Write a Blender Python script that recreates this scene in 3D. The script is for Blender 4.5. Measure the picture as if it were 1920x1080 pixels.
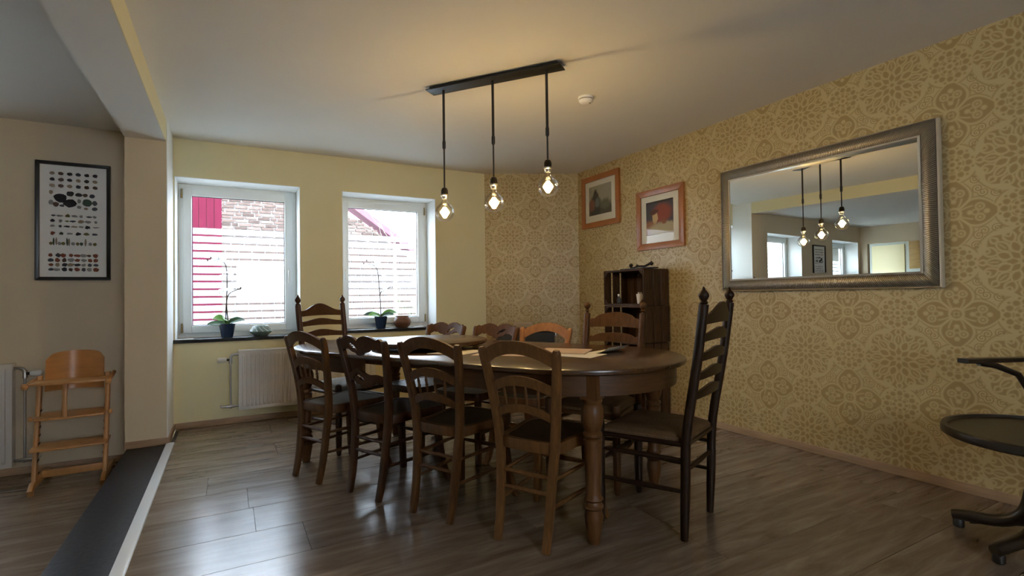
import bpy, bmesh, math, random
from mathutils import Vector, Matrix
random.seed(7)
PI = math.pi
for o in list(bpy.data.objects):
    bpy.data.objects.remove(o)
SC = bpy.context.scene
COL = SC.collection

# ------------------------------------------------------------------ camera, sky, exposure
cam_d = bpy.data.cameras.new('camera'); cam = bpy.data.objects.new('camera', cam_d); COL.objects.link(cam)
cam_d.sensor_width = 36.0; cam_d.lens = 959.5 / 1920 * 36; cam_d.clip_start = 0.05; cam_d.clip_end = 200
cr, cu, cf = Vector((0.8748, -0.4843, -0.0131)), Vector((0.0036, -0.0205, 0.9998)), Vector((0.4845, 0.8747, 0.0161))
cam.matrix_world = Matrix(((cr.x, cu.x, -cf.x, 0), (cr.y, cu.y, -cf.y, 0), (cr.z, cu.z, -cf.z, 1.1), (0, 0, 0, 1)))
SC.camera = cam

SKY = 23.0           # overcast sky
BULB = 22.0          # watts of light of each filament bulb
world = bpy.data.worlds.new('overcast_sky'); SC.world = world; world.use_nodes = True
bg = world.node_tree.nodes['Background']
bg.inputs[0].default_value = (0.81, 0.92, 1.05, 1); bg.inputs[1].default_value = SKY
SC.view_settings.view_transform = 'Standard'; SC.view_settings.look = 'None'
SC.view_settings.gamma = 1.0; SC.view_settings.use_curve_mapping = False
SC.view_settings.exposure = 0.0
SC.cycles.max_bounces = 12; SC.cycles.diffuse_bounces = 8; SC.cycles.glossy_bounces = 5
SC.cycles.transparent_max_bounces = 12; SC.cycles.transmission_bounces = 6
SC.cycles.caustics_reflective = False; SC.cycles.caustics_refractive = False
SC.cycles.sample_clamp_indirect = 20.0

# ------------------------------------------------------------------ node helpers
class X:
    """a node socket with arithmetic"""
    def __init__(s, nt, sock): s.nt, s.s = nt, sock
    def op(s, o, *a, clamp=False):
        n = s.nt.nodes.new('ShaderNodeMath'); n.operation = o; n.use_clamp = clamp
        for i, v in enumerate((s,) + a):
            if isinstance(v, X): s.nt.links.new(v.s, n.inputs[i])
            else: n.inputs[i].default_value = v
        return X(s.nt, n.outputs[0])
    def __add__(s, b): return s.op('ADD', b)
    def __sub__(s, b): return s.op('SUBTRACT', b)
    def __mul__(s, b): return s.op('MULTIPLY', b)
    def __truediv__(s, b): return s.op('DIVIDE', b)
    def rsub(s, b): return (s * -1.0) + b
    def abs(s): return s.op('ABSOLUTE')
    def min(s, b): return s.op('MINIMUM', b)
    def max(s, b): return s.op('MAXIMUM', b)
    def below(s, t, w):      # 1 where s < t, soft edge w
        return ((s * (-1.0 / w)) + (t / w + 0.5)).op('ADD', 0.0, clamp=True)
    def belowx(s, t, w):
        return ((t - s) * (1.0 / w) + 0.5).op('ADD', 0.0, clamp=True)

def hyp(a, b): return (a * a + b * b).op('SQRT')

def new_mat(name):
    m = bpy.data.materials.new(name); m.use_nodes = True
    return m, m.node_tree, m.node_tree.nodes['Principled BSDF']

def mat(name, col, rough=0.6, metal=0.0, var=0.0, scale=8.0, stretch=None, bump=0.0, bscale=None, spec=None, coat=0.0, objvar=0.0):
    m, nt, b = new_mat(name)
    b.inputs['Roughness'].default_value = rough; b.inputs['Metallic'].default_value = metal
    b.inputs['Base Color'].default_value = (*col, 1)
    if spec is not None: b.inputs['Specular IOR Level'].default_value = spec
    if coat: b.inputs['Coat Weight'].default_value = coat; b.inputs['Coat Roughness'].default_value = 0.15
    if var or bump or objvar:
        tc = nt.nodes.new('ShaderNodeTexCoord'); mp = nt.nodes.new('ShaderNodeMapping')
        nt.links.new(tc.outputs['Object'], mp.inputs[0])
        if stretch: mp.inputs['Scale'].default_value = stretch
        nz = nt.nodes.new('ShaderNodeTexNoise'); nz.inputs['Scale'].default_value = scale
        nz.inputs['Detail'].default_value = 5; nz.inputs['Roughness'].default_value = 0.6
        nt.links.new(mp.outputs[0], nz.inputs['Vector'])
        if objvar:
            oi = nt.nodes.new('ShaderNodeObjectInfo'); vm = nt.nodes.new('ShaderNodeVectorMath'); vm.operation = 'ADD'
            sc = nt.nodes.new('ShaderNodeMath'); sc.operation = 'MULTIPLY'; sc.inputs[1].default_value = 37.0
            nt.links.new(oi.outputs['Random'], sc.inputs[0]); nt.links.new(mp.outputs[0], vm.inputs[0]); nt.links.new(sc.outputs[0], vm.inputs[1])
            nt.links.new(vm.outputs[0], nz.inputs['Vector'])
        cr_ = nt.nodes.new('ShaderNodeValToRGB'); e = cr_.color_ramp.elements
        e[0].position = 0.3; e[1].position = 0.7
        e[0].color = (*[c * (1 - var) for c in col], 1); e[1].color = (*[min(1, c * (1 + var)) for c in col], 1)
        nt.links.new(nz.outputs[0], cr_.inputs[0]); out = cr_.outputs[0]
        if objvar:
            hs = nt.nodes.new('ShaderNodeHueSaturation')
            mr = nt.nodes.new('ShaderNodeMapRange'); mr.inputs['To Min'].default_value = 1 - objvar; mr.inputs['To Max'].default_value = 1 + objvar
            nt.links.new(oi.outputs['Random'], mr.inputs[0]); nt.links.new(mr.outputs[0], hs.inputs['Value']); nt.links.new(out, hs.inputs['Color']); out = hs.outputs[0]
        nt.links.new(out, b.inputs['Base Color'])
        if bump:
            n2 = nt.nodes.new('ShaderNodeTexNoise'); n2.inputs['Scale'].default_value = bscale or scale * 3
            nt.links.new(mp.outputs[0], n2.inputs['Vector'])
            bp = nt.nodes.new('ShaderNodeBump'); bp.inputs['Strength'].default_value = bump; bp.inputs['Distance'].default_value = 0.004
            nt.links.new(n2.outputs[0], bp.inputs['Height']); nt.links.new(bp.outputs[0], b.inputs['Normal'])
    return m

def glass_mat(name, tint=(1, 1, 1), k=0.06, rough=0.0, top=0.55):
    m = bpy.data.materials.new(name); m.use_nodes = True; nt = m.node_tree; nt.nodes.clear()
    out = nt.nodes.new('ShaderNodeOutputMaterial'); mx = nt.nodes.new('ShaderNodeMixShader')
    tr = nt.nodes.new('ShaderNodeBsdfTransparent'); tr.inputs[0].default_value = (*tint, 1)
    gl = nt.nodes.new('ShaderNodeBsdfGlossy'); gl.inputs['Roughness'].default_value = rough
    lw = nt.nodes.new('ShaderNodeLayerWeight'); lw.inputs[0].default_value = 0.25
    mr = nt.nodes.new('ShaderNodeMapRange'); mr.inputs['To Min'].default_value = k * 0.5; mr.inputs['To Max'].default_value = top
    nt.links.new(lw.outputs['Fresnel'], mr.inputs[0])
    nt.links.new(mr.outputs[0], mx.inputs[0]); nt.links.new(tr.outputs[0], mx.inputs[1]); nt.links.new(gl.outputs[0], mx.inputs[2]); nt.links.new(mx.outputs[0], out.inputs[0])
    return m

def wallpaper_mat(name, axis, u0, z0):
    """two-tone damask: petal flowers, dotted medallions, leaf rosettes on a square repeat"""
    m, nt, b = new_mat(name)
    geo = nt.nodes.new('ShaderNodeNewGeometry'); sx = nt.nodes.new('ShaderNodeSeparateXYZ'); nt.links.new(geo.outputs['Position'], sx.inputs[0])
    px, py, pz = (X(nt, sx.outputs[i]) for i in range(3))
    u = (px * axis[0] + py * axis[1] + (-u0)) * (1 / 0.566); v = (pz + (-z0)) * (1 / 0.55)
    def fold(t): return (((t + 100.5).op('FRACT')) - 0.5).abs() * 2.0
    a, c = fold(u), fold(v)
    p, q = a.max(c), a.min(c)
    W = 0.03
    def ring(cx, cy, r, w): return (hyp(p - cx, q - cy) - r).abs().below(w, W)
    def dot(cx, cy, r): return hyp(p - cx, q - cy).below(r, W)
    # four petals
    pr = (p * (PI / 0.70)).min(PI).op('SINE') * 0.245
    pet = q.belowx(pr, W) * p.below(0.66, W)
    lite = dot(0.25, 0.0, 0.045).max(ring(0.40, 0.105, 0.062, 0.015)).max(dot(0.40, 0.105, 0.022)).max(dot(0.50, 0.0, 0.045)).max((q - pr * 0.55).abs().below(0.014, W) * p.below(0.30, W))
    lite = lite.max(ring(0.33, 0.0, 0.050, 0.012))
    pet = pet * lite.rsub(1.0)
    rf = hyp(a, c)
    core = rf.below(0.085, W) * (rf - 0.045).abs().below(0.012, W).rsub(1.0)
    pet = (pet * (rf - 0.11).abs().below(0.022, W).rsub(1.0) * (a - c).abs().below(0.03, W).rsub(1.0)).max(core)
    # medallion
    mx = p.rsub(1.0); r = hyp(mx, q); ph = q.op('ARCTAN2', mx)
    def fan(phi, n):  # angle to the nearest of n spokes
        return (((phi * (n / (2 * PI)) + 50.5).op('FRACT')) - 0.5).abs() * (2 * PI / n)
    f12 = fan(ph, 12); f8 = fan(ph, 8); f24 = fan(ph + PI / 12, 12)
    def pd(rr, ff, r0, cut): return ((rr - r0).op('POWER', 2.0) + (rr * ff).op('POWER', 2.0)).op('SQRT').below(cut, W)
    med = pd(r, f12, 0.255, 0.052).max(pd(r, f24, 0.325, 0.022)).max(pd(r, f8, 0.115, 0.032)).max(r.below(0.04, W)).max((r - 0.172).abs().below(0.011, W) * f8.below(0.28, 0.1))
    in_m = r.below(0.350, W)
    # leaf rosette
    ra, rb = a.rsub(1.0), c.rsub(1.0); rr = hyp(ra, rb); rp = rb.op('ARCTAN2', ra)
    g8 = fan(rp, 8); g8b = fan(rp + PI / 8, 8); g16 = fan(rp, 16)
    wav = (rp * 8.0).op('COSINE') * 0.045 + 0.615
    ros = rr.belowx(wav, W)
    def leaf(gg, r0, r1, wd, th=0.019):  # light outline of a pointed leaf
        s_ = ((rr - r0) * (PI / (r1 - r0))).max(0.0).min(PI).op('SINE') * wd
        return ((rr * gg) - s_).abs().below(th, W) * rr.below(r1, W) * (rr * -1.0).below(-r0, W)
    lines = leaf(g8, 0.06, 0.27, 0.070).max(leaf(g8b, 0.17, 0.42, 0.075)).max(leaf(g8, 0.27, 0.55, 0.075)).max(leaf(g8b, 0.38, 0.66, 0.085)).max(leaf(g16, 0.50, 0.66, 0.05)).max((rr - 0.055).abs().below(0.016, W))
    lines = lines.max((rr * g8).below(0.011, W) * (rr - 0.42).abs().below(0.07, W))
    ros = ros * lines.rsub(1.0)
    # scrolls, striped leaves and arcs in the light ground
    def spiral(cx, cy, R_, sgn, ph0):
        dx, dy = p - cx, q - cy; rs = hyp(dx, dy); an = dy.op('ARCTAN2', dx)
        t = (rs * (2.1 / R_) + an * (sgn / (2 * PI)) + (50.0 + ph0)).op('FRACT')
        return (t - 0.5).abs().below(0.19, 0.12) * rs.below(R_, W)
    scr = spiral(0.455, 0.375, 0.098, 1, 0.1).max(spiral(0.640, 0.345, 0.092, -1, 0.4))
    lx, ly = p - 0.795, q - 0.375; la, lb = lx * 0.80 + ly * 0.60, ly * 0.80 - lx * 0.60
    inl = (hyp(la * (1 / 0.105), lb * (1 / 0.05))).below(1.0, 0.2)
    scr = scr.max(inl * ((la * 26.0).op('FRACT') - 0.5).abs().below(0.22, 0.15)).max((hyp(la * (1 / 0.115), lb * (1 / 0.06)) - 1.0).abs().below(0.16, 0.15))
    scr = scr.max((rr - 0.735).abs().below(0.011, W)).max((q - pr - 0.055).abs().below(0.010, W) * p.below(0.60, W))
    ground = scr * r.below(0.40, W).rsub(1.0) * rr.below(0.70, W).rsub(1.0)
    ground = ground.max((r - 0.405).abs().below(0.011, W) * rr.below(0.68, W).rsub(1.0) * (q - pr).below(0.03, W).rsub(1.0))
    d = ground.max(pet * in_m.rsub(1.0)).max(med * in_m).max(ros * in_m.rsub(1.0)).min(1.0)
    mixn = nt.nodes.new('ShaderNodeMix'); mixn.data_type = 'RGBA'
    nt.links.new(d.s, mixn.inputs['Factor'])
    mixn.inputs['A'].default_value = (0.56, 0.435, 0.215, 1); mixn.inputs['B'].default_value = (0.385, 0.268, 0.105, 1)
    nt.links.new(mixn.outputs['Result'], b.inputs['Base Color'])
    ro = d * 0.12 + 0.36; nt.links.new(ro.s, b.inputs['Roughness'])
    b.inputs['Specular IOR Level'].default_value = 0.42
    return m

def floor_mat(name):
    m, nt, b = new_mat(name)
    tc = nt.nodes.new('ShaderNodeNewGeometry'); oi = nt.nodes.new('ShaderNodeObjectInfo')
    mp = nt.nodes.new('ShaderNodeMapping'); mp.inputs['Scale'].default_value = (1.0, 7.0, 1.0)
    nt.links.new(tc.outputs['Position'], mp.inputs[0])
    ad = nt.nodes.new('ShaderNodeVectorMath'); ad.operation = 'ADD'
    ml = nt.nodes.new('ShaderNodeMath'); ml.operation = 'MULTIPLY'; ml.inputs[1].default_value = 61.0
    nt.links.new(oi.outputs['Random'], ml.inputs[0]); nt.links.new(mp.outputs[0], ad.inputs[0]); nt.links.new(ml.outputs[0], ad.inputs[1])
    n1 = nt.nodes.new('ShaderNodeTexNoise'); n1.inputs['Scale'].default_value = 2.2; n1.inputs['Detail'].default_value = 7; n1.inputs['Roughness'].default_value = 0.62; n1.inputs['Distortion'].default_value = 0.6
    nt.links.new(ad.outputs[0], n1.inputs['Vector'])
    cr_ = nt.nodes.new('ShaderNodeValToRGB'); e = cr_.color_ramp.elements
    e[0].position = 0.28; e[0].color = (0.118, 0.080, 0.053, 1); e[1].position = 0.72; e[1].color = (0.295, 0.226, 0.163, 1)
    k = e.new(0.5); k.color = (0.198, 0.146, 0.102, 1)
    nt.links.new(n1.outputs[0], cr_.inputs[0])
    hs = nt.nodes.new('ShaderNodeHueSaturation'); mr = nt.nodes.new('ShaderNodeMapRange'); mr.inputs['To Min'].default_value = 0.88; mr.inputs['To Max'].default_value = 1.1
    nt.links.new(oi.outputs['Random'], mr.inputs[0]); nt.links.new(mr.outputs[0], hs.inputs['Value']); nt.links.new(cr_.outputs[0], hs.inputs['Color'])
    nt.links.new(hs.outputs[0], b.inputs['Base Color'])
    b.inputs['Specular IOR Level'].default_value = 0.95
    rr = X(nt, n1.outputs[0]) * 0.08 + 0.175; nt.links.new(rr.s, b.inputs['Roughness'])
    return m

def art_mat(name, bgc, cols, seed):
    """loose abstract painting: soft blots of colour over a ground"""
    m, nt, b = new_mat(name)
    tc = nt.nodes.new('ShaderNodeTexCoord')
    nz = nt.nodes.new('ShaderNodeTexNoise'); nz.inputs['Scale'].default_value = 9; nz.inputs['Detail'].default_value = 4
    nt.links.new(tc.outputs['Generated'], nz.inputs['Vector'])
    sp = nt.nodes.new('ShaderNodeSeparateXYZ'); nt.links.new(tc.outputs['Generated'], sp.inputs[0])
    gy, gz = X(nt, sp.outputs[1]), X(nt, sp.outputs[2]); w = X(nt, nz.outputs[0]) * 0.16 + (-0.08)
    cur = None
    for (cy, cz, ry, rz, soft, c) in cols:
        d = hyp((gy - cy + w) * (1 / ry), (gz - cz + w) * (1 / rz)).below(1.0, soft)
        mx = nt.nodes.new('ShaderNodeMix'); mx.data_type = 'RGBA'; nt.links.new(d.s, mx.inputs['Factor'])
        if cur is None: mx.inputs['A'].default_value = (*bgc, 1)
        else: nt.links.new(cur, mx.inputs['A'])
        mx.inputs['B'].default_value = (*c, 1); cur = mx.outputs['Result']
    nt.links.new(cur, b.inputs['Base Color']); b.inputs['Roughness'].default_value = 0.7
    return m

# ------------------------------------------------------------------ materials
M = {}
M['yellow'] = mat('yellow_wall_paint', (0.78, 0.70, 0.43), 0.75, var=0.02, scale=3, bump=0.05, bscale=90)
M['beige'] = mat('beige_wall_paint', (0.66, 0.55, 0.385), 0.75, var=0.02, scale=3, bump=0.08, bscale=90)
M['reveal_and_lit_white'] = mat('white_reveal_and_lit_side', (0.82, 0.83, 0.80), 0.7)
M['ceiling'] = mat('ceiling_paint', (0.72, 0.69, 0.625), 0.8, var=0.015, scale=2)
M['floor'] = floor_mat('grey_brown_laminate')
M['gap'] = mat('floor_joint', (0.05, 0.04, 0.03), 0.8)
M['paper_r'] = wallpaper_mat('damask_wallpaper_side', (0, 1), 1.85, 0.42)
ux, uy = (3.51 - 2.556), (4.745 - 5.23); ul = math.hypot(ux, uy); ux /= ul; uy /= ul
M['paper_c'] = wallpaper_mat('damask_wallpaper_corner', (ux, uy), 2.556 * ux + 5.23 * uy + 0.568, 0.385)
M['oak_trim'] = mat('oak_baseboard', (0.40, 0.26, 0.15), 0.5, var=0.15, scale=6, stretch=(1, 1, 12))
M['stone'] = mat('black_granite', (0.016, 0.016, 0.018), 0.42, var=0.75, scale=45, spec=0.15)
M['nosing'] = mat('white_metal_nosing', (0.92, 0.94, 0.96), 0.22, spec=1.0)
M['pvc'] = mat('white_pvc', (0.80, 0.82, 0.80), 0.35)
M['gasket'] = mat('dark_gasket', (0.03, 0.03, 0.035), 0.6)
M['glass'] = glass_mat('window_glass')
M['brass'] = mat('brass_hinge', (0.35, 0.27, 0.14), 0.35, metal=0.9)
M['chrome'] = mat('dull_chrome_pipe', (0.45, 0.43, 0.40), 0.3, metal=0.9)
M['radiator'] = mat('white_radiator_enamel', (0.72, 0.68, 0.62), 0.4)
M['plastic_w'] = mat('white_plastic', (0.80, 0.78, 0.72), 0.4)
M['black'] = mat('black_painted_metal', (0.012, 0.011, 0.010), 0.42)
M['darkmetal'] = mat('dark_bronze_socket', (0.03, 0.025, 0.02), 0.3, metal=0.6)
M['steel'] = mat('brushed_steel', (0.55, 0.52, 0.46), 0.3, metal=1.0)
M['table'] = mat('dark_polished_oak', (0.066, 0.029, 0.011), 0.26, var=0.35, scale=5, stretch=(1.2, 14, 14), coat=0.12)
M['leg'] = mat('brown_turned_oak', (0.118, 0.049, 0.015), 0.42, spec=0.35, var=0.3, scale=7, stretch=(10, 10, 1.5))
M['apron'] = mat('dark_oak_apron', (0.088, 0.038, 0.013), 0.42, var=0.3, scale=5, stretch=(1.5, 1.5, 14), spec=0.35)
M['chair_dark'] = mat('dark_walnut_chair', (0.050, 0.020, 0.0075), 0.40, var=0.3, scale=8, stretch=(6, 6, 1.5), spec=0.28)
M['chair_mid'] = mat('brown_oak_chair', (0.088, 0.037, 0.0115), 0.42, var=0.3, scale=8, stretch=(6, 6, 1.5), spec=0.25)
M['chair_worn'] = mat('worn_tan_oak_chair', (0.140, 0.062, 0.020), 0.46, var=0.28, scale=8, stretch=(6, 6, 1.5), spec=0.22)
M['chair_cherry'] = mat('reddish_cherry_chair', (0.30, 0.125, 0.042), 0.34, var=0.25, scale=8, stretch=(6, 6, 1.5))
M['chair_black'] = mat('near_black_chair', (0.022, 0.010, 0.0045), 0.42, var=0.3, scale=8, stretch=(6, 6, 1.5), spec=0.28)
M['rush_brown'] = mat('brown_rush', (0.12, 0.062, 0.022), 0.7, var=0.4, scale=60, stretch=(1, 12, 1), bump=0.5, bscale=90)
M['rush_grey'] = mat('grey_rush', (0.30, 0.26, 0.20), 0.7, var=0.4, scale=60, stretch=(12, 1, 1), bump=0.5, bscale=90)
M['seat_dark'] = mat('dark_pressed_seat', (0.045, 0.025, 0.014), 0.5, spec=0.3, var=0.3, scale=20)
M['highchair'] = mat('varnished_beech', (0.52, 0.265, 0.092), 0.38, var=0.14, scale=5, stretch=(3, 3, 1))
M['highchair_ply'] = mat('orange_plywood', (0.50, 0.225, 0.068), 0.34, var=0.15, scale=5, stretch=(1, 1, 6))
M['frame_silver'] = mat('dark_pewter_band', (0.13, 0.105, 0.075), 0.40, metal=0.6)
M['frame_rib'] = mat('pewter_rib', (0.46, 0.41, 0.32), 0.32, metal=0.75)
M['frame_edge'] = mat('bright_pewter_edge', (0.86, 0.82, 0.72), 0.28, metal=0.7)
mm, nt_, b_ = new_mat('mirror_silver'); b_.inputs['Metallic'].default_value = 1; b_.inputs['Roughness'].default_value = 0.0; b_.inputs['Base Color'].default_value = (0.86, 0.88, 0.84, 1); M['mirror'] = mm
M['frame_wood'] = mat('cherry_picture_frame', (0.37, 0.135, 0.036), 0.35, var=0.15, scale=6)
M['mount'] = mat('cream_mount', (0.70, 0.66, 0.54), 0.8)
M['paper_white'] = mat('white_print_paper', (0.88, 0.86, 0.82), 0.7)
M['frame_black'] = mat('black_poster_frame', (0.014, 0.013, 0.012), 0.35)
M['pic_glass'] = glass_mat('picture_glass', k=0.004, rough=0.02, top=0.06)
M['crate'] = mat('dark_stained_crate', (0.058, 0.028, 0.012), 0.65, spec=0.25, var=0.4, scale=7, stretch=(8, 8, 1.2), bump=0.3, objvar=0.35)
M['cup'] = mat('white_paper_cup', (0.78, 0.72, 0.66), 0.6)
M['iron'] = mat('black_iron', (0.02, 0.018, 0.016), 0.4, metal=0.4)
M['pot'] = mat('navy_glazed_pot', (0.012, 0.030, 0.075), 0.22)
M['leafg'] = mat('bright_green_leaf', (0.13, 0.36, 0.03), 0.35, var=0.25, scale=9)
M['leafd'] = mat('dark_green_leaf', (0.022, 0.095, 0.02), 0.35, var=0.3, scale=9)
M['stem'] = mat('brown_orchid_stem', (0.13, 0.085, 0.07), 0.5)
M['bark'] = mat('potting_bark', (0.09, 0.055, 0.03), 0.9, var=0.4, scale=40)
M['clay'] = mat('brown_clay_jar', (0.20, 0.09, 0.045), 0.35, var=0.4, scale=5, stretch=(1, 1, 6))
M['bowl'] = mat('celadon_green_bowl', (0.16, 0.24, 0.21), 0.25, var=0.3, scale=20, stretch=(1, 1, 1))
M['kraft'] = mat('brown_kraft_paper', (0.52, 0.36, 0.24), 0.75, var=0.06, scale=4)
M['sheet'] = mat('cream_paper_sheet', (0.74, 0.67, 0.55), 0.7)
M['mortar'] = mat('pale_lime_mortar', (0.32, 0.305, 0.30), 0.9, spec=0.03, var=0.1, scale=12)
M['brick'] = mat('old_brown_brick', (0.085, 0.062, 0.054), 0.85, spec=0.03, var=0.25, scale=14, objvar=0.4)
M['redwood'] = mat('red_painted_board', (0.056, 0.0062, 0.0155), 0.6, spec=0.03, var=0.12, scale=5, stretch=(6, 6, 0.6), objvar=0.12)
M['verge'] = mat('faded_pink_verge', (0.15, 0.06, 0.085), 0.6, spec=0.03, var=0.1, scale=5)
M['paving'] = mat('grey_yard_paving', (0.12, 0.12, 0.115), 0.9, var=0.15, scale=2)
M['foliage'] = mat('hedge_leaf', (0.06, 0.12, 0.035), 0.6, var=0.4, scale=3)
M['branch'] = mat('grey_branch', (0.10, 0.085, 0.07), 0.8)
M['fence'] = mat('white_fence_board', (0.70, 0.71, 0.70), 0.6)
M['kitchen'] = mat('pale_grey_kitchen_wall', (0.50, 0.55, 0.52), 0.7)
M['panel_y'] = mat('yellow_lit_panel', (0.78, 0.72, 0.45), 0.5)
M['cab'] = mat('golden_wood_cabinet', (0.55, 0.36, 0.13), 0.45, var=0.15, scale=4, stretch=(1, 1, 8))
M['bentwood'] = mat('black_bentwood', (0.020, 0.014, 0.010), 0.33, var=0.3, scale=10)
M['blackcab'] = mat('black_leathercloth', (0.012, 0.013, 0.015), 0.5)
M['palebox'] = mat('pale_board', (0.55, 0.43, 0.30), 0.6)
M['bulbglass'] = glass_mat('clear_bulb_glass', (1.0, 0.99, 0.96), k=0.05)
m_, nt_, b_ = new_mat('glowing_filament')
b_.inputs['Emission Color'].default_value = (1.0, 0.78, 0.38, 1); b_.inputs['Emission Strength'].default_value = 36; M['glow'] = m_
m_, nt_, b_ = new_mat('frosted_film'); nt_.nodes.clear()
o_ = nt_.nodes.new('ShaderNodeOutputMaterial'); t1 = nt_.nodes.new('ShaderNodeBsdfTranslucent'); t1.inputs[0].default_value = (0.88, 0.94, 0.98, 1)
t2 = nt_.nodes.new('ShaderNodeBsdfDiffuse'); t2.inputs[0].default_value = (0.8, 0.8, 0.8, 1); mx_ = nt_.nodes.new('ShaderNodeMixShader'); mx_.inputs[0].default_value = 0.15
nt_.links.new(t1.outputs[0], mx_.inputs[1]); nt_.links.new(t2.outputs[0], mx_.inputs[2]); nt_.links.new(mx_.outputs[0], o_.inputs[0]); M['film'] = m_
m_, nt_, b_ = new_mat('white_orchid_petal'); nt_.nodes.clear()
o_ = nt_.nodes.new('ShaderNodeOutputMaterial'); t1 = nt_.nodes.new('ShaderNodeBsdfTranslucent'); t1.inputs[0].default_value = (0.88, 0.88, 0.92, 1)
t2 = nt_.nodes.new('ShaderNodeBsdfDiffuse'); t2.inputs[0].default_value = (0.88, 0.88, 0.90, 1); mx_ = nt_.nodes.new('ShaderNodeMixShader'); mx_.inputs[0].default_value = 0.4
nt_.links.new(t1.outputs[0], mx_.inputs[1]); nt_.links.new(t2.outputs[0], mx_.inputs[2]); nt_.links.new(mx_.outputs[0], o_.inputs[0]); M['petal'] = m_

# ------------------------------------------------------------------ mesh builder
class MB:
    def __init__(s): s.v, s.f = [], []
    def add(s, vs, fs):
        k = len(s.v); s.v += [tuple(p) for p in vs]; s.f += [tuple(i + k for i in f) for f in fs]; return s
    def box(s, x0, x1, y0, y1, z0, z1):
        return s.add([(x0, y0, z0), (x1, y0, z0), (x1, y1, z0), (x0, y1, z0), (x0, y0, z1), (x1, y0, z1), (x1, y1, z1), (x0, y1, z1)],
                     [(3, 2, 1, 0), (4, 5, 6, 7), (0, 1, 5, 4), (1, 2, 6, 5), (2, 3, 7, 6), (3, 0, 4, 7)])
    def prism(s, pts, z0, z1):       # polygon in xy, counter-clockwise
        n = len(pts)
        return s.add([(x, y, z0) for x, y in pts] + [(x, y, z1) for x, y in pts],
                     [tuple(range(n - 1, -1, -1)), tuple(range(n, 2 * n))] + [(i, (i + 1) % n, n + (i + 1) % n, n + i) for i in range(n)])
    def tube(s, path, r, seg=10, flat=None):
        path = [Vector(p) for p in path]; n = len(path)
        rs = r if isinstance(r, (list, tuple)) else [r] * n
        tang = [((path[min(i + 1, n - 1)] - path[max(i - 1, 0)])).normalized() for i in range(n)]
        up = Vector((0, 0, 1)) if abs(tang[0].z) < 0.9 else Vector((1, 0, 0))
        a = tang[0].cross(up).normalized(); vs, fs = [], []
        for i in range(n):
            a = (a - tang[i] * a.dot(tang[i])).normalized(); b = tang[i].cross(a)
            for k in range(seg):
                t = 2 * PI * k / seg
                vs.append(path[i] + a * (math.cos(t) * rs[i]) + b * (math.sin(t) * rs[i] * (flat or 1)))
        for i in range(n - 1):
            for k in range(seg):
                k2 = (k + 1) % seg; fs.append((i * seg + k, i * seg + k2, (i + 1) * seg + k2, (i + 1) * seg + k))
        fs.append(tuple(range(seg - 1, -1, -1))); fs.append(tuple((n - 1) * seg + k for k in range(seg)))
        return s.add(vs, fs)
    def bar(s, path, w, d, seg=12, sq=0.45):   # w along x, d across, rounded-rectangle section
        path = [Vector(p) for p in path]; n = len(path); vs, fs = [], []
        ws = w if isinstance(w, (list, tuple)) else [w] * n; ds = d if isinstance(d, (list, tuple)) else [d] * n
        sg = lambda c: math.copysign(abs(c) ** sq, c)
        for i in range(n):
            t = (path[min(i + 1, n - 1)] - path[max(i - 1, 0)]).normalized()
            a = Vector((1, 0, 0)); a = (a - t * a.dot(t)).normalized(); b = t.cross(a)
            for k in range(seg):
                g = 2 * PI * (k + 0.5) / seg
                vs.append(path[i] + a * (sg(math.cos(g)) * ws[i] / 2) + b * (sg(math.sin(g)) * ds[i] / 2))
        for i in range(n - 1):
            for k in range(seg):
                k2 = (k + 1) % seg; fs.append((i * seg + k, i * seg + k2, (i + 1) * seg + k2, (i + 1) * seg + k))
        fs.append(tuple(range(seg - 1, -1, -1))); fs.append(tuple((n - 1) * seg + k for k in range(seg)))
        return s.add(vs, fs)
    def lathe(s, prof, seg=20, at=(0, 0, 0)):
        vs, fs = [], []; n = len(prof)
        for r, z in prof:
            for k in range(seg):
                t = 2 * PI * k / seg; vs.append((at[0] + r * math.cos(t), at[1] + r * math.sin(t), at[2] + z))
        for i in range(n - 1):
            for k in range(seg):
                k2 = (k + 1) % seg; fs.append((i * seg + k, i * seg + k2, (i + 1) * seg + k2, (i + 1) * seg + k))
        fs.append(tuple(range(seg - 1, -1, -1))); fs.append(tuple((n - 1) * seg + k for k in range(seg)))
        return s.add(vs, fs)
    def grid(s, nu, nv, pos, off, mask=None):   # a sheet of thickness off (vector), cells dropped where mask is true
        idx, vs, fs = {}, [], []
        def vid(i, j, k):
            if (i, j, k) not in idx:
                p = Vector(pos(i / nu, j / nv)); idx[(i, j, k)] = len(vs); vs.append(p + (Vector(off) if k else Vector((0, 0, 0))))
            return idx[(i, j, k)]
        on = lambda i, j: 0 <= i < nu and 0 <= j < nv and not (mask and mask((i + 0.5) / nu, (j + 0.5) / nv))
        for i in range(nu):
            for j in range(nv):
                if not on(i, j): continue
                fs.append((vid(i, j, 0), vid(i, j + 1, 0), vid(i + 1, j + 1, 0), vid(i + 1, j, 0)))
                fs.append((vid(i, j, 1), vid(i + 1, j, 1), vid(i + 1, j + 1, 1), vid(i, j + 1, 1)))
                for (di, dj, a, b) in ((-1, 0, (i, j), (i, j + 1)), (1, 0, (i + 1, j + 1), (i + 1, j)), (0, -1, (i + 1, j), (i, j)), (0, 1, (i, j + 1), (i + 1, j + 1))):
                    if not on(i + di, j + dj): fs.append((vid(*b, 0), vid(*a, 0), vid(*a, 1), vid(*b, 1)))
        return s.add(vs, fs)
    def xf(s, mtx):
        s.v = [tuple(mtx @ Vector(p)) for p in s.v]; return s
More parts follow.
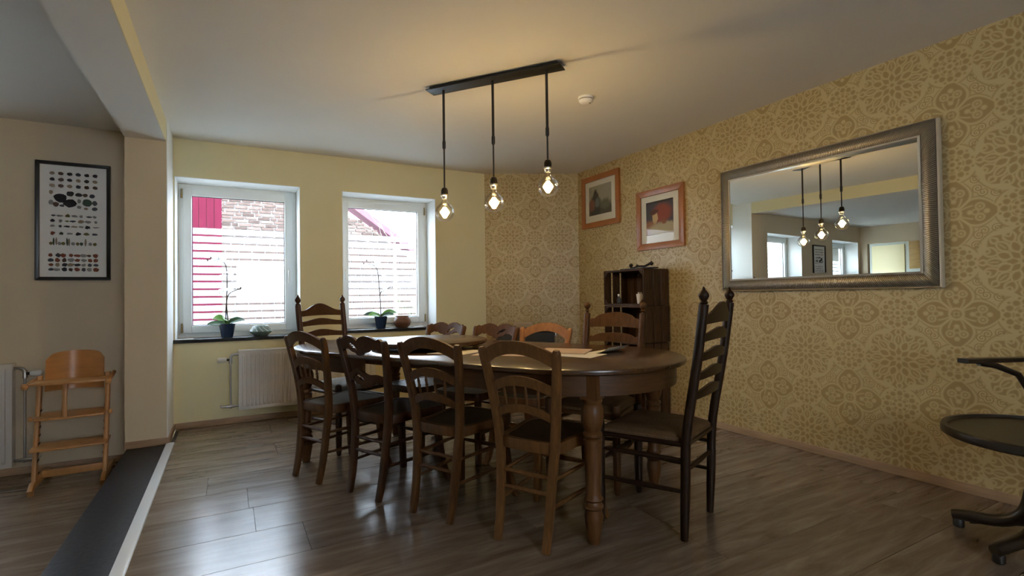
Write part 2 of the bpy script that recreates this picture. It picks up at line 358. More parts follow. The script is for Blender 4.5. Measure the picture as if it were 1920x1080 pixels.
    def mesh(s, name, m, bev=0.0, smooth=40):
        me = bpy.data.meshes.new(name); me.from_pydata(s.v, [], s.f); me.validate()
        bm = bmesh.new(); bm.from_mesh(me); bmesh.ops.recalc_face_normals(bm, faces=bm.faces)
        if bev: bmesh.ops.bevel(bm, geom=[e for e in bm.edges if e.is_manifold and e.calc_face_angle(0) > 0.6], offset=bev, segments=2, profile=0.6, affect='EDGES')
        bm.to_mesh(me); bm.free()
        if smooth: me.shade_smooth(); me.set_sharp_from_angle(angle=math.radians(smooth))
        me.materials.append(m if not isinstance(m, str) else M[m])
        return me
    def build(s, name, m, parent=None, bev=0.0, smooth=40, label=None):
        return put(name, s.mesh(name, m, bev, smooth), parent, label)

def put(name, me, parent=None, label=None, loc=None, rz=0):
    o = bpy.data.objects.new(name, me); COL.objects.link(o)
    if parent: o.parent = parent
    if label: o['label'] = label
    if loc: o.location = loc
    if rz: o.rotation_euler = (0, 0, rz)
    return o
def tag(o, label, cat, group=None, kind=None):
    o['label'] = label; o['category'] = cat
    if group: o['group'] = group
    if kind: o['kind'] = kind
    return o
def thing(name, label, cat, loc=(0, 0, 0), rz=0, group=None):
    o = bpy.data.objects.new(name, None); COL.objects.link(o); o.empty_display_size = 0.1
    o.location = loc; o.rotation_euler = (0, 0, rz)
    return tag(o, label, cat, group)
def struct(o, label=None):
    o['kind'] = 'structure'
    if label: o['label'] = label
    return o
def sroot(name, loc=(0, 0, 0), label=None):
    o = bpy.data.objects.new(name, None); COL.objects.link(o); o.location = loc; return struct(o, label)
def catmull(pts, n=6):
    P = [Vector(p) for p in pts]; out = []
    for i in range(len(P) - 1):
        a, b, c, d = P[max(i - 1, 0)], P[i], P[i + 1], P[min(i + 2, len(P) - 1)]
        for k in range(n):
            t = k / n
            out.append(0.5 * ((2 * b) + (c - a) * t + (2 * a - 5 * b + 4 * c - d) * t * t + (3 * b - a - 3 * c + d) * t ** 3))
    out.append(P[-1]); return out
def clip(poly, a, b):    # keep the part of poly left of the line a->b
    out = []; side = lambda p: (b[0] - a[0]) * (p[1] - a[1]) - (b[1] - a[1]) * (p[0] - a[0])
    for i in range(len(poly)):
        p, q = poly[i], poly[(i + 1) % len(poly)]; sp, sq = side(p), side(q)
        if sp >= 0: out.append(p)
        if sp * sq < 0: t = sp / (sp - sq); out.append((p[0] + t * (q[0] - p[0]), p[1] + t * (q[1] - p[1])))
    return out

# ------------------------------------------------------------------ the setting
XR, YW, ZC = 3.51, 5.23, 2.50
PC0, PC1 = (2.556, 5.23), (3.51, 4.745)      # ends of the slanted corner wall
YB, XL, ZL = -2.4, -5.5, -0.2                # back wall, far left wall, lower floor
WT = 0.36                                    # thickness of the window wall
WINS = [  # opening x0, x1, z0, z1
    (-0.405, 0.600, 0.762, 2.172), (0.985, 1.963, 0.785, 2.165), (-2.95, -1.74, 0.75, 2.17), (-5.40, -4.2, 0.75, 2.17)]

fl = sroot('floor', label='grey-brown wood-look laminate floor of wide planks')
MB().box(-0.40, XR + 0.1, YB, YW + 0.05, -0.20, -0.012).build('subfloor', 'gap', fl)
row = 0; y = 2.735 - 0.3225 * 7; rnd = random.Random(3)
XJ = {7: 0.110, 6: 0.315, 9: -0.114}
while y < YW:
    x0 = -0.37; L = 1.38; off = XJ.get(row, -0.37 + rnd.uniform(0.2, 1.2)); xs = [-0.37]
    t = off - 1.38 * math.ceil((off + 0.37) / 1.38)
    cuts = []
    while t < XR + 1.4: cuts.append(t); t += 1.38
    cuts = [c for c in cuts if -0.37 < c < XR]
    ed = [-0.37] + cuts + [XR]
    for a, b in zip(ed[:-1], ed[1:]):
        if b - a < 0.02: continue
        poly = [(a + 0.0011, y + 0.0015), (b - 0.0011, y + 0.0015), (b - 0.0011, min(y + 0.3210, YW)), (a + 0.0011, min(y + 0.3210, YW))]
        poly = clip(poly, PC1, PC0)
        if len(poly) > 2: MB().prism(poly, -0.012, 0.0).build('plank', 'floor', fl, smooth=0)
    y += 0.3225; row += 1
struct(MB().box(-0.40, XR + 0.1, YB, 2.735 - 0.3225 * 7, -0.012, 0.0).build('floor_behind', 'floor', smooth=0), 'laminate floor running back behind the viewer')
struct(MB().box(XL - 0.1, -0.66, YB, YW + 0.05, ZL - 0.05, ZL).build('floor_lower', 'floor', smooth=0), 'lower laminate floor of the adjoining room on the left')
struct(MB().box(-0.668, -0.424, YB, YW, ZL, 0.0).build('trim_1', 'stone', bev=0.004), 'black speckled stone step between the two floors')
t_ = sroot('trim_2', label='white metal nosing strip along the edge of the black step')
MB().box(-0.424, -0.368, YB, 4.742, -0.02, 0.011).build('strip', 'nosing', t_, bev=0.010)

struct(MB().box(XL - 0.2, XR + 0.2, YB - 0.2, YW + WT, ZC, ZC + 0.15).build('ceiling', 'ceiling', smooth=0), 'plain off-white plastered ceiling')
struct(MB().box(XR, XR + 0.15, YB, YW + WT, -0.02, ZC).build('wall_right', 'paper_r', smooth=0), 'right wall papered in gold and taupe floral damask')
nx, ny = uy, -ux
struct(MB().prism([PC0, PC1, (XR + 0.05, PC1[1]), (XR + 0.05, YW + 0.05), (PC0[0], YW + 0.05)], -0.02, ZC).build('wall_corner', 'paper_c', smooth=0), 'slanted corner wall in gold floral damask paper')
def wall_with_holes(name, x0, x1, wins, m):
    b = MB(); xs = x0
    for (a, c, z0, z1) in sorted(wins):
        b.box(xs, a, YW, YW + WT, ZL - 0.02, ZC); b.box(a, c, YW, YW + WT, ZL - 0.02, z0 - 0.028); b.box(a, c, YW, YW + WT, z1, ZC); xs = c
    b.box(xs, x1, YW, YW + WT, ZL - 0.02, ZC)
    return b.build(name, m, smooth=0)
struct(wall_with_holes('wall_back', -0.54, XR + 0.1, WINS[:2], 'yellow'), 'pale yellow wall with the two dining room windows')
struct(wall_with_holes('wall_left_back', XL, -0.54, WINS[2:], 'beige'), 'beige wall of the lower room with the framed print')
FX = (0.10, 1.25, 1.00, 2.02)                  # a small window in the wall behind the viewer
wf = MB().box(XL, FX[0], YB - 0.15, YB, ZL, ZC).box(FX[0], FX[1], YB - 0.15, YB, ZL, FX[2]).box(FX[0], FX[1], YB - 0.15, YB, FX[3], ZC).box(FX[1], XR + 0.15, YB - 0.15, YB, ZL, ZC)
struct(wf.build('wall_front', 'beige', smooth=0), 'beige wall behind the viewer')
r = sroot('window_5', label='small plain window behind the viewer')
MB().box(FX[0], FX[0] + .06, YB - .1, YB - .04, FX[2], FX[3]).box(FX[1] - .06, FX[1], YB - .1, YB - .04, FX[2], FX[3]).box(FX[0] + .06, FX[1] - .06, YB - .1, YB - .04, FX[2], FX[2] + .06).box(FX[0] + .06, FX[1] - .06, YB - .1, YB - .04, FX[3] - .06, FX[3]).build('frame', 'pvc', r)
MB().box(FX[0] + .055, FX[1] - .055, YB - .072, YB - .068, FX[2] + .055, FX[3] - .055).build('pane', 'glass', r, smooth=0)
# pillar and ceiling beam between the rooms: beige towards the viewer, yellow-white towards the dining room
struct(MB().box(-0.68, -0.418, 4.742, YW, ZL, 2.335).build('pillar', 'beige', smooth=0), 'beige pillar between dining room and lower room')
struct(MB().box(-0.418, -0.4135, 4.742, YW, 0.0, ZC).build('pillar_face', 'reveal_and_lit_white', smooth=0), 'narrow side face of the pillar, coloured pale for the window light')  # window light on this side is put into the pale colour
struct(MB().box(-0.68, -0.424, YB, YW, 2.335, ZC).build('ceiling_beam', 'ceiling', smooth=0), 'white ceiling beam above the step')
struct(MB().box(-0.424, -0.4185, YB, 4.742, 2.335, ZC).build('ceiling_beam_face', 'yellow', smooth=0), 'yellow side face of the ceiling beam')
# far end of the lower room: opening under a soffit, kitchen beyond
fb = MB().box(XL - 0.12, XL, 5.09, YW + 0.05, ZL, ZC).box(XL - 0.12, XL, YB, 2.4, ZL, ZC).box(XL - 0.12, XL, 2.4, 5.09, 2.13, ZC)
struct(fb.build('wall_left', 'beige', smooth=0), 'beige end wall of the lower room with a wide opening')
struct(MB().box(-7.3, -7.2, 1.0, 6.2, ZL, ZC).box(-7.2, XL, 6.1, 6.2, ZL, ZC).box(-7.2, XL, 1.0, 1.1, ZL, ZC).build('wall_kitchen', 'kitchen', smooth=0), 'pale grey-green kitchen wall beyond the opening')
struct(MB().box(-7.3, XL - 0.1, 1.0, 6.2, ZC, ZC + 0.1).build('ceiling_kitchen', 'ceiling', smooth=0))
struct(MB().box(-7.3, XL - 0.1, 1.0, 6.2, ZL - 0.05, ZL).build('floor_kitchen', 'floor', smooth=0))
d_ = sroot('lit_wall_panel', label='panel coloured yellow for the lit kitchen wall seen in the mirror')  # added panel with handle; yellow light on the kitchen wall is its colour
MB().box(-7.2, -7.165, 4.96, 5.62, ZL, 2.2).build('lit_panel', 'panel_y', d_, bev=0.004)
MB().tube([(-7.165, 5.55, 0.85), (-7.12, 5.55, 0.85), (-7.12, 5.44, 0.85)], 0.009).build('added_handle', 'steel', d_)
cabt = thing('wall_cabinet', 'golden wood wall cabinet seen at the right of the mirror', 'cabinet')
MB().box(-7.2, -6.88, 3.9, 4.78, 1.60, 2.32).build('body', 'cab', cabt, bev=0.003)
for k in range(2): MB().box(-6.88, -6.862, 3.905 + k * 0.44, 4.335 + k * 0.44, 1.605, 2.315).build('door', 'cab', cabt, bev=0.002)

# baseboards
def board(name, a, b, label, z=0.0, h=0.052, th=0.014):
    d = (Vector(b) - Vector(a)).normalized(); n = Vector((d.y, -d.x)) * th
    pts = [a, (a[0] + n.x, a[1] + n.y), (b[0] + n.x, b[1] + n.y), b]
    struct(MB().prism(pts, z, z + h).build(name, 'oak_trim', bev=0.004), label)
board('baseboard_back', (-0.4135, YW), (PC0[0], YW), 'oak baseboard under the yellow window wall')
board('baseboard_corner', PC0, PC1, 'oak baseboard under the slanted papered wall')
board('baseboard_right', (XR, PC1[1]), (XR, YB), 'oak baseboard under the damask wall')
board('baseboard_pillar', (-0.68, 4.742), (-0.405, 4.742), 'short oak baseboard on the pillar front')
board('baseboard_pillar_side', (-0.4135, 4.742), (-0.4135, YW), 'oak baseboard on the pillar side')
board('baseboard_left', (XL, YW), (-0.68, YW), 'oak baseboard of the lower room', z=ZL)

# ------------------------------------------------------------------ windows
FILM_GAPS = (1.704, 1.632, 1.558, 1.486, 1.415, 1.342, 1.274, 1.203, 1.131, 1.060, 0.990, 0.920)
def window(i, op, hinge_left, label):
    x0, x1, z0, z1 = op; r = sroot('window_%d' % i, ((x0 + x1) / 2, YW, z0), label); inv = Matrix.Translation((-(x0 + x1) / 2, -YW, -z0))
    B = lambda mb, n, m, par=r, **k: mb.xf(inv).build(n, m, par, **k)
    yf = YW + 0.285
    # reveal lining, painted white
    rv = MB().box(x0, x0 + 0.006, YW - 0.001, yf + 0.07, z0, z1).box(x1 - 0.006, x1, YW - 0.001, yf + 0.07, z0, z1).box(x0, x1, YW - 0.001, yf + 0.07, z1 - 0.006, z1)
    B(rv, 'reveal', 'reveal_and_lit_white', smooth=0)
    s = B(MB().box(x0 - 0.012, x1 + 0.012, YW - 0.035, yf, z0 - 0.028, z0), 'sill', 'stone', bev=0.004, label='polished black stone sill')
    def ringbox(a, b, c, d, w, y0, y1):
        return MB().box(a, a + w, y0, y1, c, d).box(b - w, b, y0, y1, c, d).box(a + w, b - w, y0, y1, c, c + w).box(a + w, b - w, y0, y1, d - w, d)
    B(ringbox(x0 + 0.006, x1 - 0.006, z0, z1 - 0.006, 0.052, yf, yf + 0.07), 'frame', 'pvc', bev=0.004)
    sa, sb, sc, sd = x0 + 0.046, x1 - 0.046, z0 + 0.04, z1 - 0.046
    sash = B(ringbox(sa, sb, sc, sd, 0.066, yf - 0.022, yf + 0.055), 'sash', 'pvc', bev=0.005)
    ga, gb, gc, gd = sa + 0.066, sb - 0.066, sc + 0.066, sd - 0.066
    B(ringbox(ga - 0.001, gb + 0.001, gc - 0.001, gd + 0.001, 0.006, yf + 0.012, yf + 0.020), 'gasket', 'gasket', sash, smooth=0)
    B(MB().box(ga, gb, yf + 0.022, yf + 0.026, gc, gd), 'pane', 'glass', sash, smooth=0)
    edges = [1.770] + list(FILM_GAPS) + [gc + 0.004]
    zt = 1.770
    for k, g in enumerate(list(FILM_GAPS) + [gc - 0.004]):
        zb = g + 0.010; zz = max(zb, gc + 0.004)
        if zt > zz: B(MB().box(ga + 0.008, gb - 0.008, yf + 0.0185, yf + 0.0205, zz, zt), 'film_band', 'film', sash, smooth=0)
        zt = g - 0.010
    hx = sb - 0.033 if hinge_left else sa + 0.033; hz = z0 + (z1 - z0) * 0.43
    h = B(MB().box(hx - 0.014, hx + 0.014, yf - 0.032, yf - 0.02, hz - 0.035, hz + 0.035).tube([(hx, yf - 0.03, hz + 0.01), (hx, yf - 0.062, hz + 0.01), (hx, yf - 0.066, hz), (hx, yf - 0.064, hz - 0.105)], [0.009, 0.009, 0.010, 0.008], 8), 'handle', 'plastic_w', sash, bev=0.0)
    kx = sa - 0.012 if hinge_left else sb + 0.012
    for zz in (sc + 0.05, sd - 0.05): B(MB().tube([(kx, yf - 0.018, zz - 0.045), (kx, yf - 0.018, zz - 0.01), (kx, yf - 0.018, zz + 0.04)], [0.009, 0.009, 0.007], 8), 'hinge', 'brass', sash)
window(1, WINS[0], True, 'left dining room window with striped frosted film')
window(2, WINS[1], False, 'right dining room window with striped frosted film')
window(3, WINS[2], True, 'lower room window over its radiator, seen in the mirror')
window(4, WINS[3], True, 'farthest lower room window, seen in the mirror')

# ------------------------------------------------------------------ outside the windows
struct(MB().box(-12, 12, YW + WT, 30, -0.45, -0.4).build('ground', 'paving', smooth=0), 'grey paved yard outside')
house = thing('brick_house', 'old brown brick gable wall seen through the dining room windows', 'house')
YH = 11.5; X0, X1 = -0.11, 3.9
verge_z = lambda x: 3.17 - 0.70 * (x - 2.2)          # underside of the sloping verge
bk = MB(); bk.prism([(X0, YH + 0.03), (X1, YH + 0.03), (X1, YH + 0.25), (X0, YH + 0.25)], -0.4, 1.9)
bk.add([(X0, YH + 0.03, 1.9), (3.9, YH + 0.03, 1.9), (X0, YH + 0.03, 4.6), (X0, YH + 0.25, 1.9), (3.9, YH + 0.25, 1.9), (X0, YH + 0.25, 4.6)],
       [(0, 1, 2), (5, 4, 3), (0, 3, 4, 1), (1, 4, 5, 2), (2, 5, 3, 0)])
bk.build('mortar_wall', 'mortar', house, smooth=0)
bm_cache = {}
rb = random.Random(11); rest = MB(); nbr = 0; z = -0.4; r_ = 0
while z < 4.5:
    x = X0 - (0.06 if r_ % 2 else 0.0)
    while x < X1:
        L = rb.choice((0.20, 0.21, 0.22, 0.10, 0.21)); a, b = max(x, X0), x + L
        if b - a > 0.04 and b < X1 and z + 0.06 < verge_z(b) - 0.02:
            pr = rb.uniform(0.0, 0.012); dz = rb.uniform(-0.003, 0.003)
            vis = 2.40 < z < 3.28 and (b < 1.25 or 2.1 < a) and nbr < 290
            if vis:
                key = round(b - a, 2)
                if key not in bm_cache: bm_cache[key] = MB().box(-key / 2, key / 2, -0.03, 0.03, -0.025, 0.025).mesh('brick', 'brick', bev=0, smooth=0)
                o = put('brick', bm_cache[key], house); o.location = ((a + b) / 2, YH + 0.018 - pr, z + 0.03 + dz); o.rotation_euler = (rb.uniform(-0.02, 0.02), rb.uniform(-0.015, 0.015), rb.uniform(-0.02, 0.02)); nbr += 1
            else: rest.box(a, b, YH - 0.012 - pr, YH + 0.05, z + 0.005, z + 0.055)
        x += L + 0.026
    z += 0.069; r_ += 1
o = rest.build('brickwork', 'brick', house, smooth=0); o['kind'] = 'stuff'
vb = MB(); 
va, vc = Vector((-0.11, YH - 0.12, verge_z(-0.11) + 0.02)), Vector((3.75, YH - 0.12, verge_z(3.75) + 0.02))
for (dz0, dz1) in ((0.0, 0.15),):
    vb.add([va + Vector((0, 0, dz0)), vc + Vector((0, 0, dz0)), vc + Vector((0, 0, dz1)), va + Vector((0, 0, dz1)),
            va + Vector((0, 0.5, dz0)), vc + Vector((0, 0.5, dz0)), vc + Vector((0, 0.5, dz1)), va + Vector((0, 0.5, dz1))],
           [(0, 1, 2, 3), (7, 6, 5, 4), (0, 4, 5, 1), (1, 5, 6, 2), (2, 6, 7, 3), (3, 7, 4, 0)])
vb.build('verge_board', 'verge', house, smooth=0)
barn = thing('red_barn', 'red timber-clad outbuilding left of the brick gable', 'outbuilding')
MB().box(-3.6, -0.113, YH + 0.0, YH + 0.3, -0.4, 4.0).build('frame_wall', 'gap', barn, smooth=0)
x = -0.112
while x > -2.2:
    MB().box(x - 0.124, x, YH - 0.03, YH, -0.4, 4.0).build('board', 'redwood', barn, bev=0.004, smooth=0); x -= 0.130

def branch(mb, p, d, L, r, dep, rg):
    q = p + d * L; m_ = p + d * L * 0.5 + Vector((rg.uniform(-1, 1), rg.uniform(-1, 1), rg.uniform(-1, 1))) * L * 0.06
    mb.tube([p, m_, q], [r, r * 0.8, r * 0.6], 5)
    if dep:
        for k in range(2 if dep > 1 else 3):
            nd = (d + Vector((rg.uniform(-0.75, 0.75), rg.uniform(-0.5, 0.5), rg.uniform(-0.1, 0.6)))).normalized()
            branch(mb, p + d * L * rg.uniform(0.55, 1.0), nd, L * rg.uniform(0.55, 0.8), r * 0.55, dep - 1, rg)
tr = thing('bare_tree', 'bare young tree in front of the brick gable', 'tree', (3.05, 10.6, -0.4))
mb = MB(); mb.tube([(0, 0, 0), (0.02, 0, 1.2), (0.0, 0, 2.6)], [0.05, 0.042, 0.03], 7); mb.build('trunk', 'branch', tr)
mb = MB(); rg = random.Random(5)
for dx, dz in ((-0.5, 0.9), (-0.15, 1), (0.25, 1), (0.5, 0.8), (-0.8, 0.35), (-0.9, 0.7)):
    branch(mb, Vector((0, 0, 2.3 + rg.uniform(0, 0.3))), Vector((dx, 0, dz)).normalized(), 0.55, 0.012, 2, rg)
mb.build('branches', 'branch', tr)
def shrub(loc, w, h, label, n, seed):
    t = thing('shrub', label, 'shrub', loc, group='shrubs in the yard'); rg = random.Random(seed); mb = MB()
    for k in range(n):
        th, ph, rr = rg.uniform(0, 2 * PI), rg.uniform(0, 1), rg.uniform(0.55, 1)
        c = Vector((math.cos(th) * w * rr * math.sqrt(ph), math.sin(th) * w * 0.6 * rr * math.sqrt(ph), h * (0.12 + 0.85 * (1 - ph) + rg.uniform(-0.1, 0.1)) * rr))
        a = Vector((rg.uniform(-1, 1), rg.uniform(-1, 1), rg.uniform(-1, 1))).normalized(); b = a.cross(Vector((rg.uniform(-1, 1), rg.uniform(-1, 1), 1)).normalized()).normalized()
        s_ = rg.uniform(0.03, 0.06)
        mb.add([c - a * s_, c + b * s_ * 0.45, c + a * s_, c - b * s_ * 0.45], [(0, 1, 2, 3)])
    o = mb.build('leaves', 'foliage', t, smooth=0); o['kind'] = 'stuff'
    st = MB()
    for k in range(5): st.tube([(0, 0, 0), (rg.uniform(-.3, .3) * w, rg.uniform(-.3, .3) * w, h * 0.4), (rg.uniform(-.6, .6) * w, rg.uniform(-.4, .4) * w, h * 0.8)], [0.02, 0.014, 0.006], 5)
    st.build('stems', 'branch', t)
shrub((0.85, 9.6, -0.4), 1.1, 1.15, 'low green shrub under the brick gable', 900, 1)
shrub((3.1, 9.9, -0.4), 0.9, 1.5, 'green shrub beside the bare tree', 900, 2)
shrub((-4.6, 9.2, -0.4), 1.5, 3.0, 'tall green shrub outside the lower room window', 1600, 3)
fe = thing('garden_fence', 'white board fence outside the lower room', 'fence')
for k in range(10): MB().box(-8.5, -2.7, 8.0, 8.03, -0.35 + k * 0.19, -0.35 + k * 0.19 + 0.17).build('fence_board', 'fence', fe, smooth=0)
for k in range(4): MB().box(-8.4 + k * 1.88, -8.3 + k * 1.88, 8.03, 8.11, -0.4, 1.6).build('fence_post', 'fence', fe, smooth=0)

# ------------------------------------------------------------------ dining table
TA = -1.102; TC = Vector((1.292, 2.955)); T = Vector((math.cos(TA), math.sin(TA))); N = Vector((-T.y, T.x))
def tl(t, n): return (TC.x + T.x * t + N.x * n, TC.y + T.y * t + N.y * n)
table = thing('dining_table', 'long oval dark oak extending dining table with turned legs', 'table', (TC.x, TC.y, 0), TA)
RT, LT, ZT = 0.575, 1.345, 0.780
def stadium(R, L, u0, u1, n=40):
    """outline points of the oval between u0 and u1, counter-clockwise"""
    pts = []
    def half(u): 
        if abs(u) <= L - R: return R
        return math.sqrt(max(0, R * R - (abs(u) - (L - R)) ** 2))
    us = [u0 + (u1 - u0) * (0.5 - 0.5 * math.cos(PI * k / n)) for k in range(n + 1)]
    lo = [(u, -half(u)) for u in us]; hi = [(u, half(u)) for u in reversed(us)]
    out = []
    for q in lo + hi:
        if not out or (Vector(q) - Vector(out[-1])).length > 1e-4: out.append(q)
    if (Vector(out[0]) - Vector(out[-1])).length < 1e-4: out.pop()
    return out
for (u0, u1, nm) in ((-LT, -0.335, 'table_end'), (-0.333, 0.0, 'table_leaf'), (0.002, 0.298, 'table_leaf'), (0.300, LT, 'table_end')):
    mb = MB(); lay = ((-0.030, 0.014), (-0.024, 0.003), (-0.014, 0.0), (-0.005, 0.003), (0.0, 0.012))
    rings = []
    for dz, ins in lay:
        rings.append([(x, y, ZT + dz) for x, y in stadium(RT - ins, LT - ins, max(u0, -LT + ins), min(u1, LT - ins))])
    n_ = len(rings[0]); vs = [p for r in rings for p in r]; fs = [tuple(range(n_ - 1, -1, -1)), tuple(range((len(rings) - 1) * n_, len(rings) * n_))]
    for i in range(len(rings) - 1):
        for k in range(n_): fs.append((i * n_ + k, i * n_ + (k + 1) % n_, (i + 1) * n_ + (k + 1) % n_, (i + 1) * n_ + k))
    mb.add(vs, fs); mb.build(nm, 'table', table)
for s in (-1, 1):   # curved aprons under each end
    R, L = RT - 0.050, LT - 0.050; o = stadium(R, L, 0.33 if s < 0 else 0.24, L, 30); o2 = stadium(R - 0.022, L - 0.022, 0.33 if s < 0 else 0.24, L - 0.022, 30)
    n_ = len(o); mb = MB(); z0, z1 = 0.655, ZT - 0.031
    vs = [(s * x, y, z0) for x, y in o] + [(s * x, y, z1) for x, y in o] + [(s * x, y, z0) for x, y in o2] + [(s * x, y, z1) for x, y in o2]; fs = []
    # open curve: skip the edge between the last and first points
    for k in range(n_ - 1):
        fs += [(k, k + 1, n_ + k + 1, n_ + k), (2 * n_ + k + 1, 2 * n_ + k, 3 * n_ + k, 3 * n_ + k + 1), (k + 1, k, 2 * n_ + k, 2 * n_ + k + 1), (n_ + k, n_ + k + 1, 3 * n_ + k + 1, 3 * n_ + k)]
    fs += [(0, n_, 3 * n_, 2 * n_), (n_ - 1, 2 * n_ - 1, 4 * n_ - 1, 3 * n_ - 1)]
    mb.add(vs, fs).build('apron', 'apron', table)
MB().box(-0.75, 0.75, -0.30, -0.26, 0.68, ZT - 0.031).box(-0.75, 0.75, 0.26, 0.30, 0.68, ZT - 0.031).build('runner', 'leg', table)
LEG = [(0.018, 0), (0.024, 0.004), (0.032, 0.05), (0.040, 0.10), (0.042, 0.125), (0.036, 0.148), (0.036, 0.155), (0.043, 0.162), (0.043, 0.172), (0.037, 0.178), (0.034, 0.19), (0.043, 0.20), (0.036, 0.212), (0.033, 0.225),
       (0.040, 0.45), (0.042, 0.462), (0.034, 0.468), (0.043, 0.478), (0.043, 0.49), (0.034, 0.498), (0.045, 0.53), (0.051, 0.565), (0.051, 0.59), (0.045, 0.612), (0.038, 0.62), (0.045, 0.63), (0.045, 0.642)]
for u in (-1.060, 1.060):
    for w in (-0.402, 0.402):
        MB().lathe(LEG, 20, (u, w, 0)).box(u - 0.040, u + 0.040, w - 0.040, w + 0.040, 0.640, ZT - 0.031).build('leg', 'leg', table)

# turntable on the table
lz = thing('lazy_susan', 'round dark wooden turntable raised on the middle of the table', 'turntable', (*tl(-0.24, -0.06), ZT))
MB().lathe([(0.10, 0.0), (0.11, 0.004), (0.11, 0.022), (0.09, 0.0255)], 32).build('base', 'black', lz)
MB().lathe([(0.355, 0.024), (0.365, 0.030), (0.368, 0.040), (0.365, 0.049), (0.357, 0.052)], 72).build('disc', 'table', lz)

# papers
def paper(pts, label, m, z=ZT + 0.0006, th=0.0016, name='paper_sheet', cat='paper', lift=None):
    b = MB(); P = [tl(*p) for p in pts]; b.prism(P, z, z + th)
    return tag(b.build(name, m, smooth=0), label, cat)
paper([(0.30, -0.31), (0.60, -0.20), (0.53, 0.01), (0.24, -0.10)], 'brown kraft place mat lying nearest the middle of the table', 'kraft', name='place_mat', cat='place mat')
paper([(0.62, -0.10), (0.92, -0.12), (0.92, 0.08), (0.64, 0.10)], 'cream sheet lying under the brown folder near the table end', 'sheet')
paper([(0.56, -0.06), (0.83, 0.00), (0.77, 0.22), (0.50, 0.16)], 'tan paper folder lying on a cream sheet near the table end', 'kraft', z=ZT + 0.0030, th=0.006, name='paper_folder', cat='folder')
b = MB(); b.grid(6, 8, lambda u, v: (*tl(0.79 + 0.14 * u + 0.03 * v, 0.08 + 0.24 * v), ZT + 0.0012 + 0.02 * max(0, u - 0.35) ** 2 * 4), (0, 0, 0.0008))
tag(b.build('paper_sheet', 'sheet'), 'curled cream sheet at the far edge of the tan folder', 'paper')
paper([(0.02, -0.36), (0.24, -0.30), (0.22, -0.06), (0.06, -0.08)], 'cream sheet tucked beside the round turntable', 'sheet')

# ------------------------------------------------------------------ chairs
POST = catmull([(0.124, -0.262, 0), (0.127, -0.236, 0.12), (0.134, -0.214, 0.30), (0.146, -0.205, 0.45), (0.163, -0.222, 0.62), (0.184, -0.252, 0.78), (0.194, -0.272, 0.858)], 5)
def post_at(z):
    for a, b in zip(POST[:-1], POST[1:]):
        if a.z <= z <= b.z: return a.lerp(b, (z - a.z) / (b.z - a.z))
    a, b = POST[-2], POST[-1]; return b + (b - a) * ((z - b.z) / (b.z - a.z))
def sm(x): return max(0, 1 - x * x)
def seat_outline(g=0.0, n=10):
    """rounded trapezoid seat, wider at the front"""
    c = []
    key = [(-0.135 + g, -0.205 + g), (0.135 - g, -0.205 + g), (0.172 - g, -0.05), (0.200 - g, 0.10), (0.185 - g, 0.185 - g), (0.10, 0.215 - g), (0, 0.222 - g), (-0.10, 0.215 - g), (-0.185 + g, 0.185 - g), (-0.200 + g, 0.10), (-0.172 + g, -0.05)]
    ring = catmull([(x, y, 0) for x, y in [key[-1]] + key + key[:2]], 4)[4:-4]
    return [(p.x, p.y) for p in ring][:-1]
def back_rail(zb, zt, nu, nv, th=0.018, bow=0.022, mask=None, zref=None):
    def pos(u, v):
        s = u * 2 - 1; z = zb(s) + (zt(s) - zb(s)) * v; p = post_at(zref if zref else z)
        p2 = post_at(z)
        return (s * (p.x - 0.004), p2.y - bow * sm(s) - th / 2, z)
    return MB().grid(nu, nv, pos, (0, th, 0), mask)
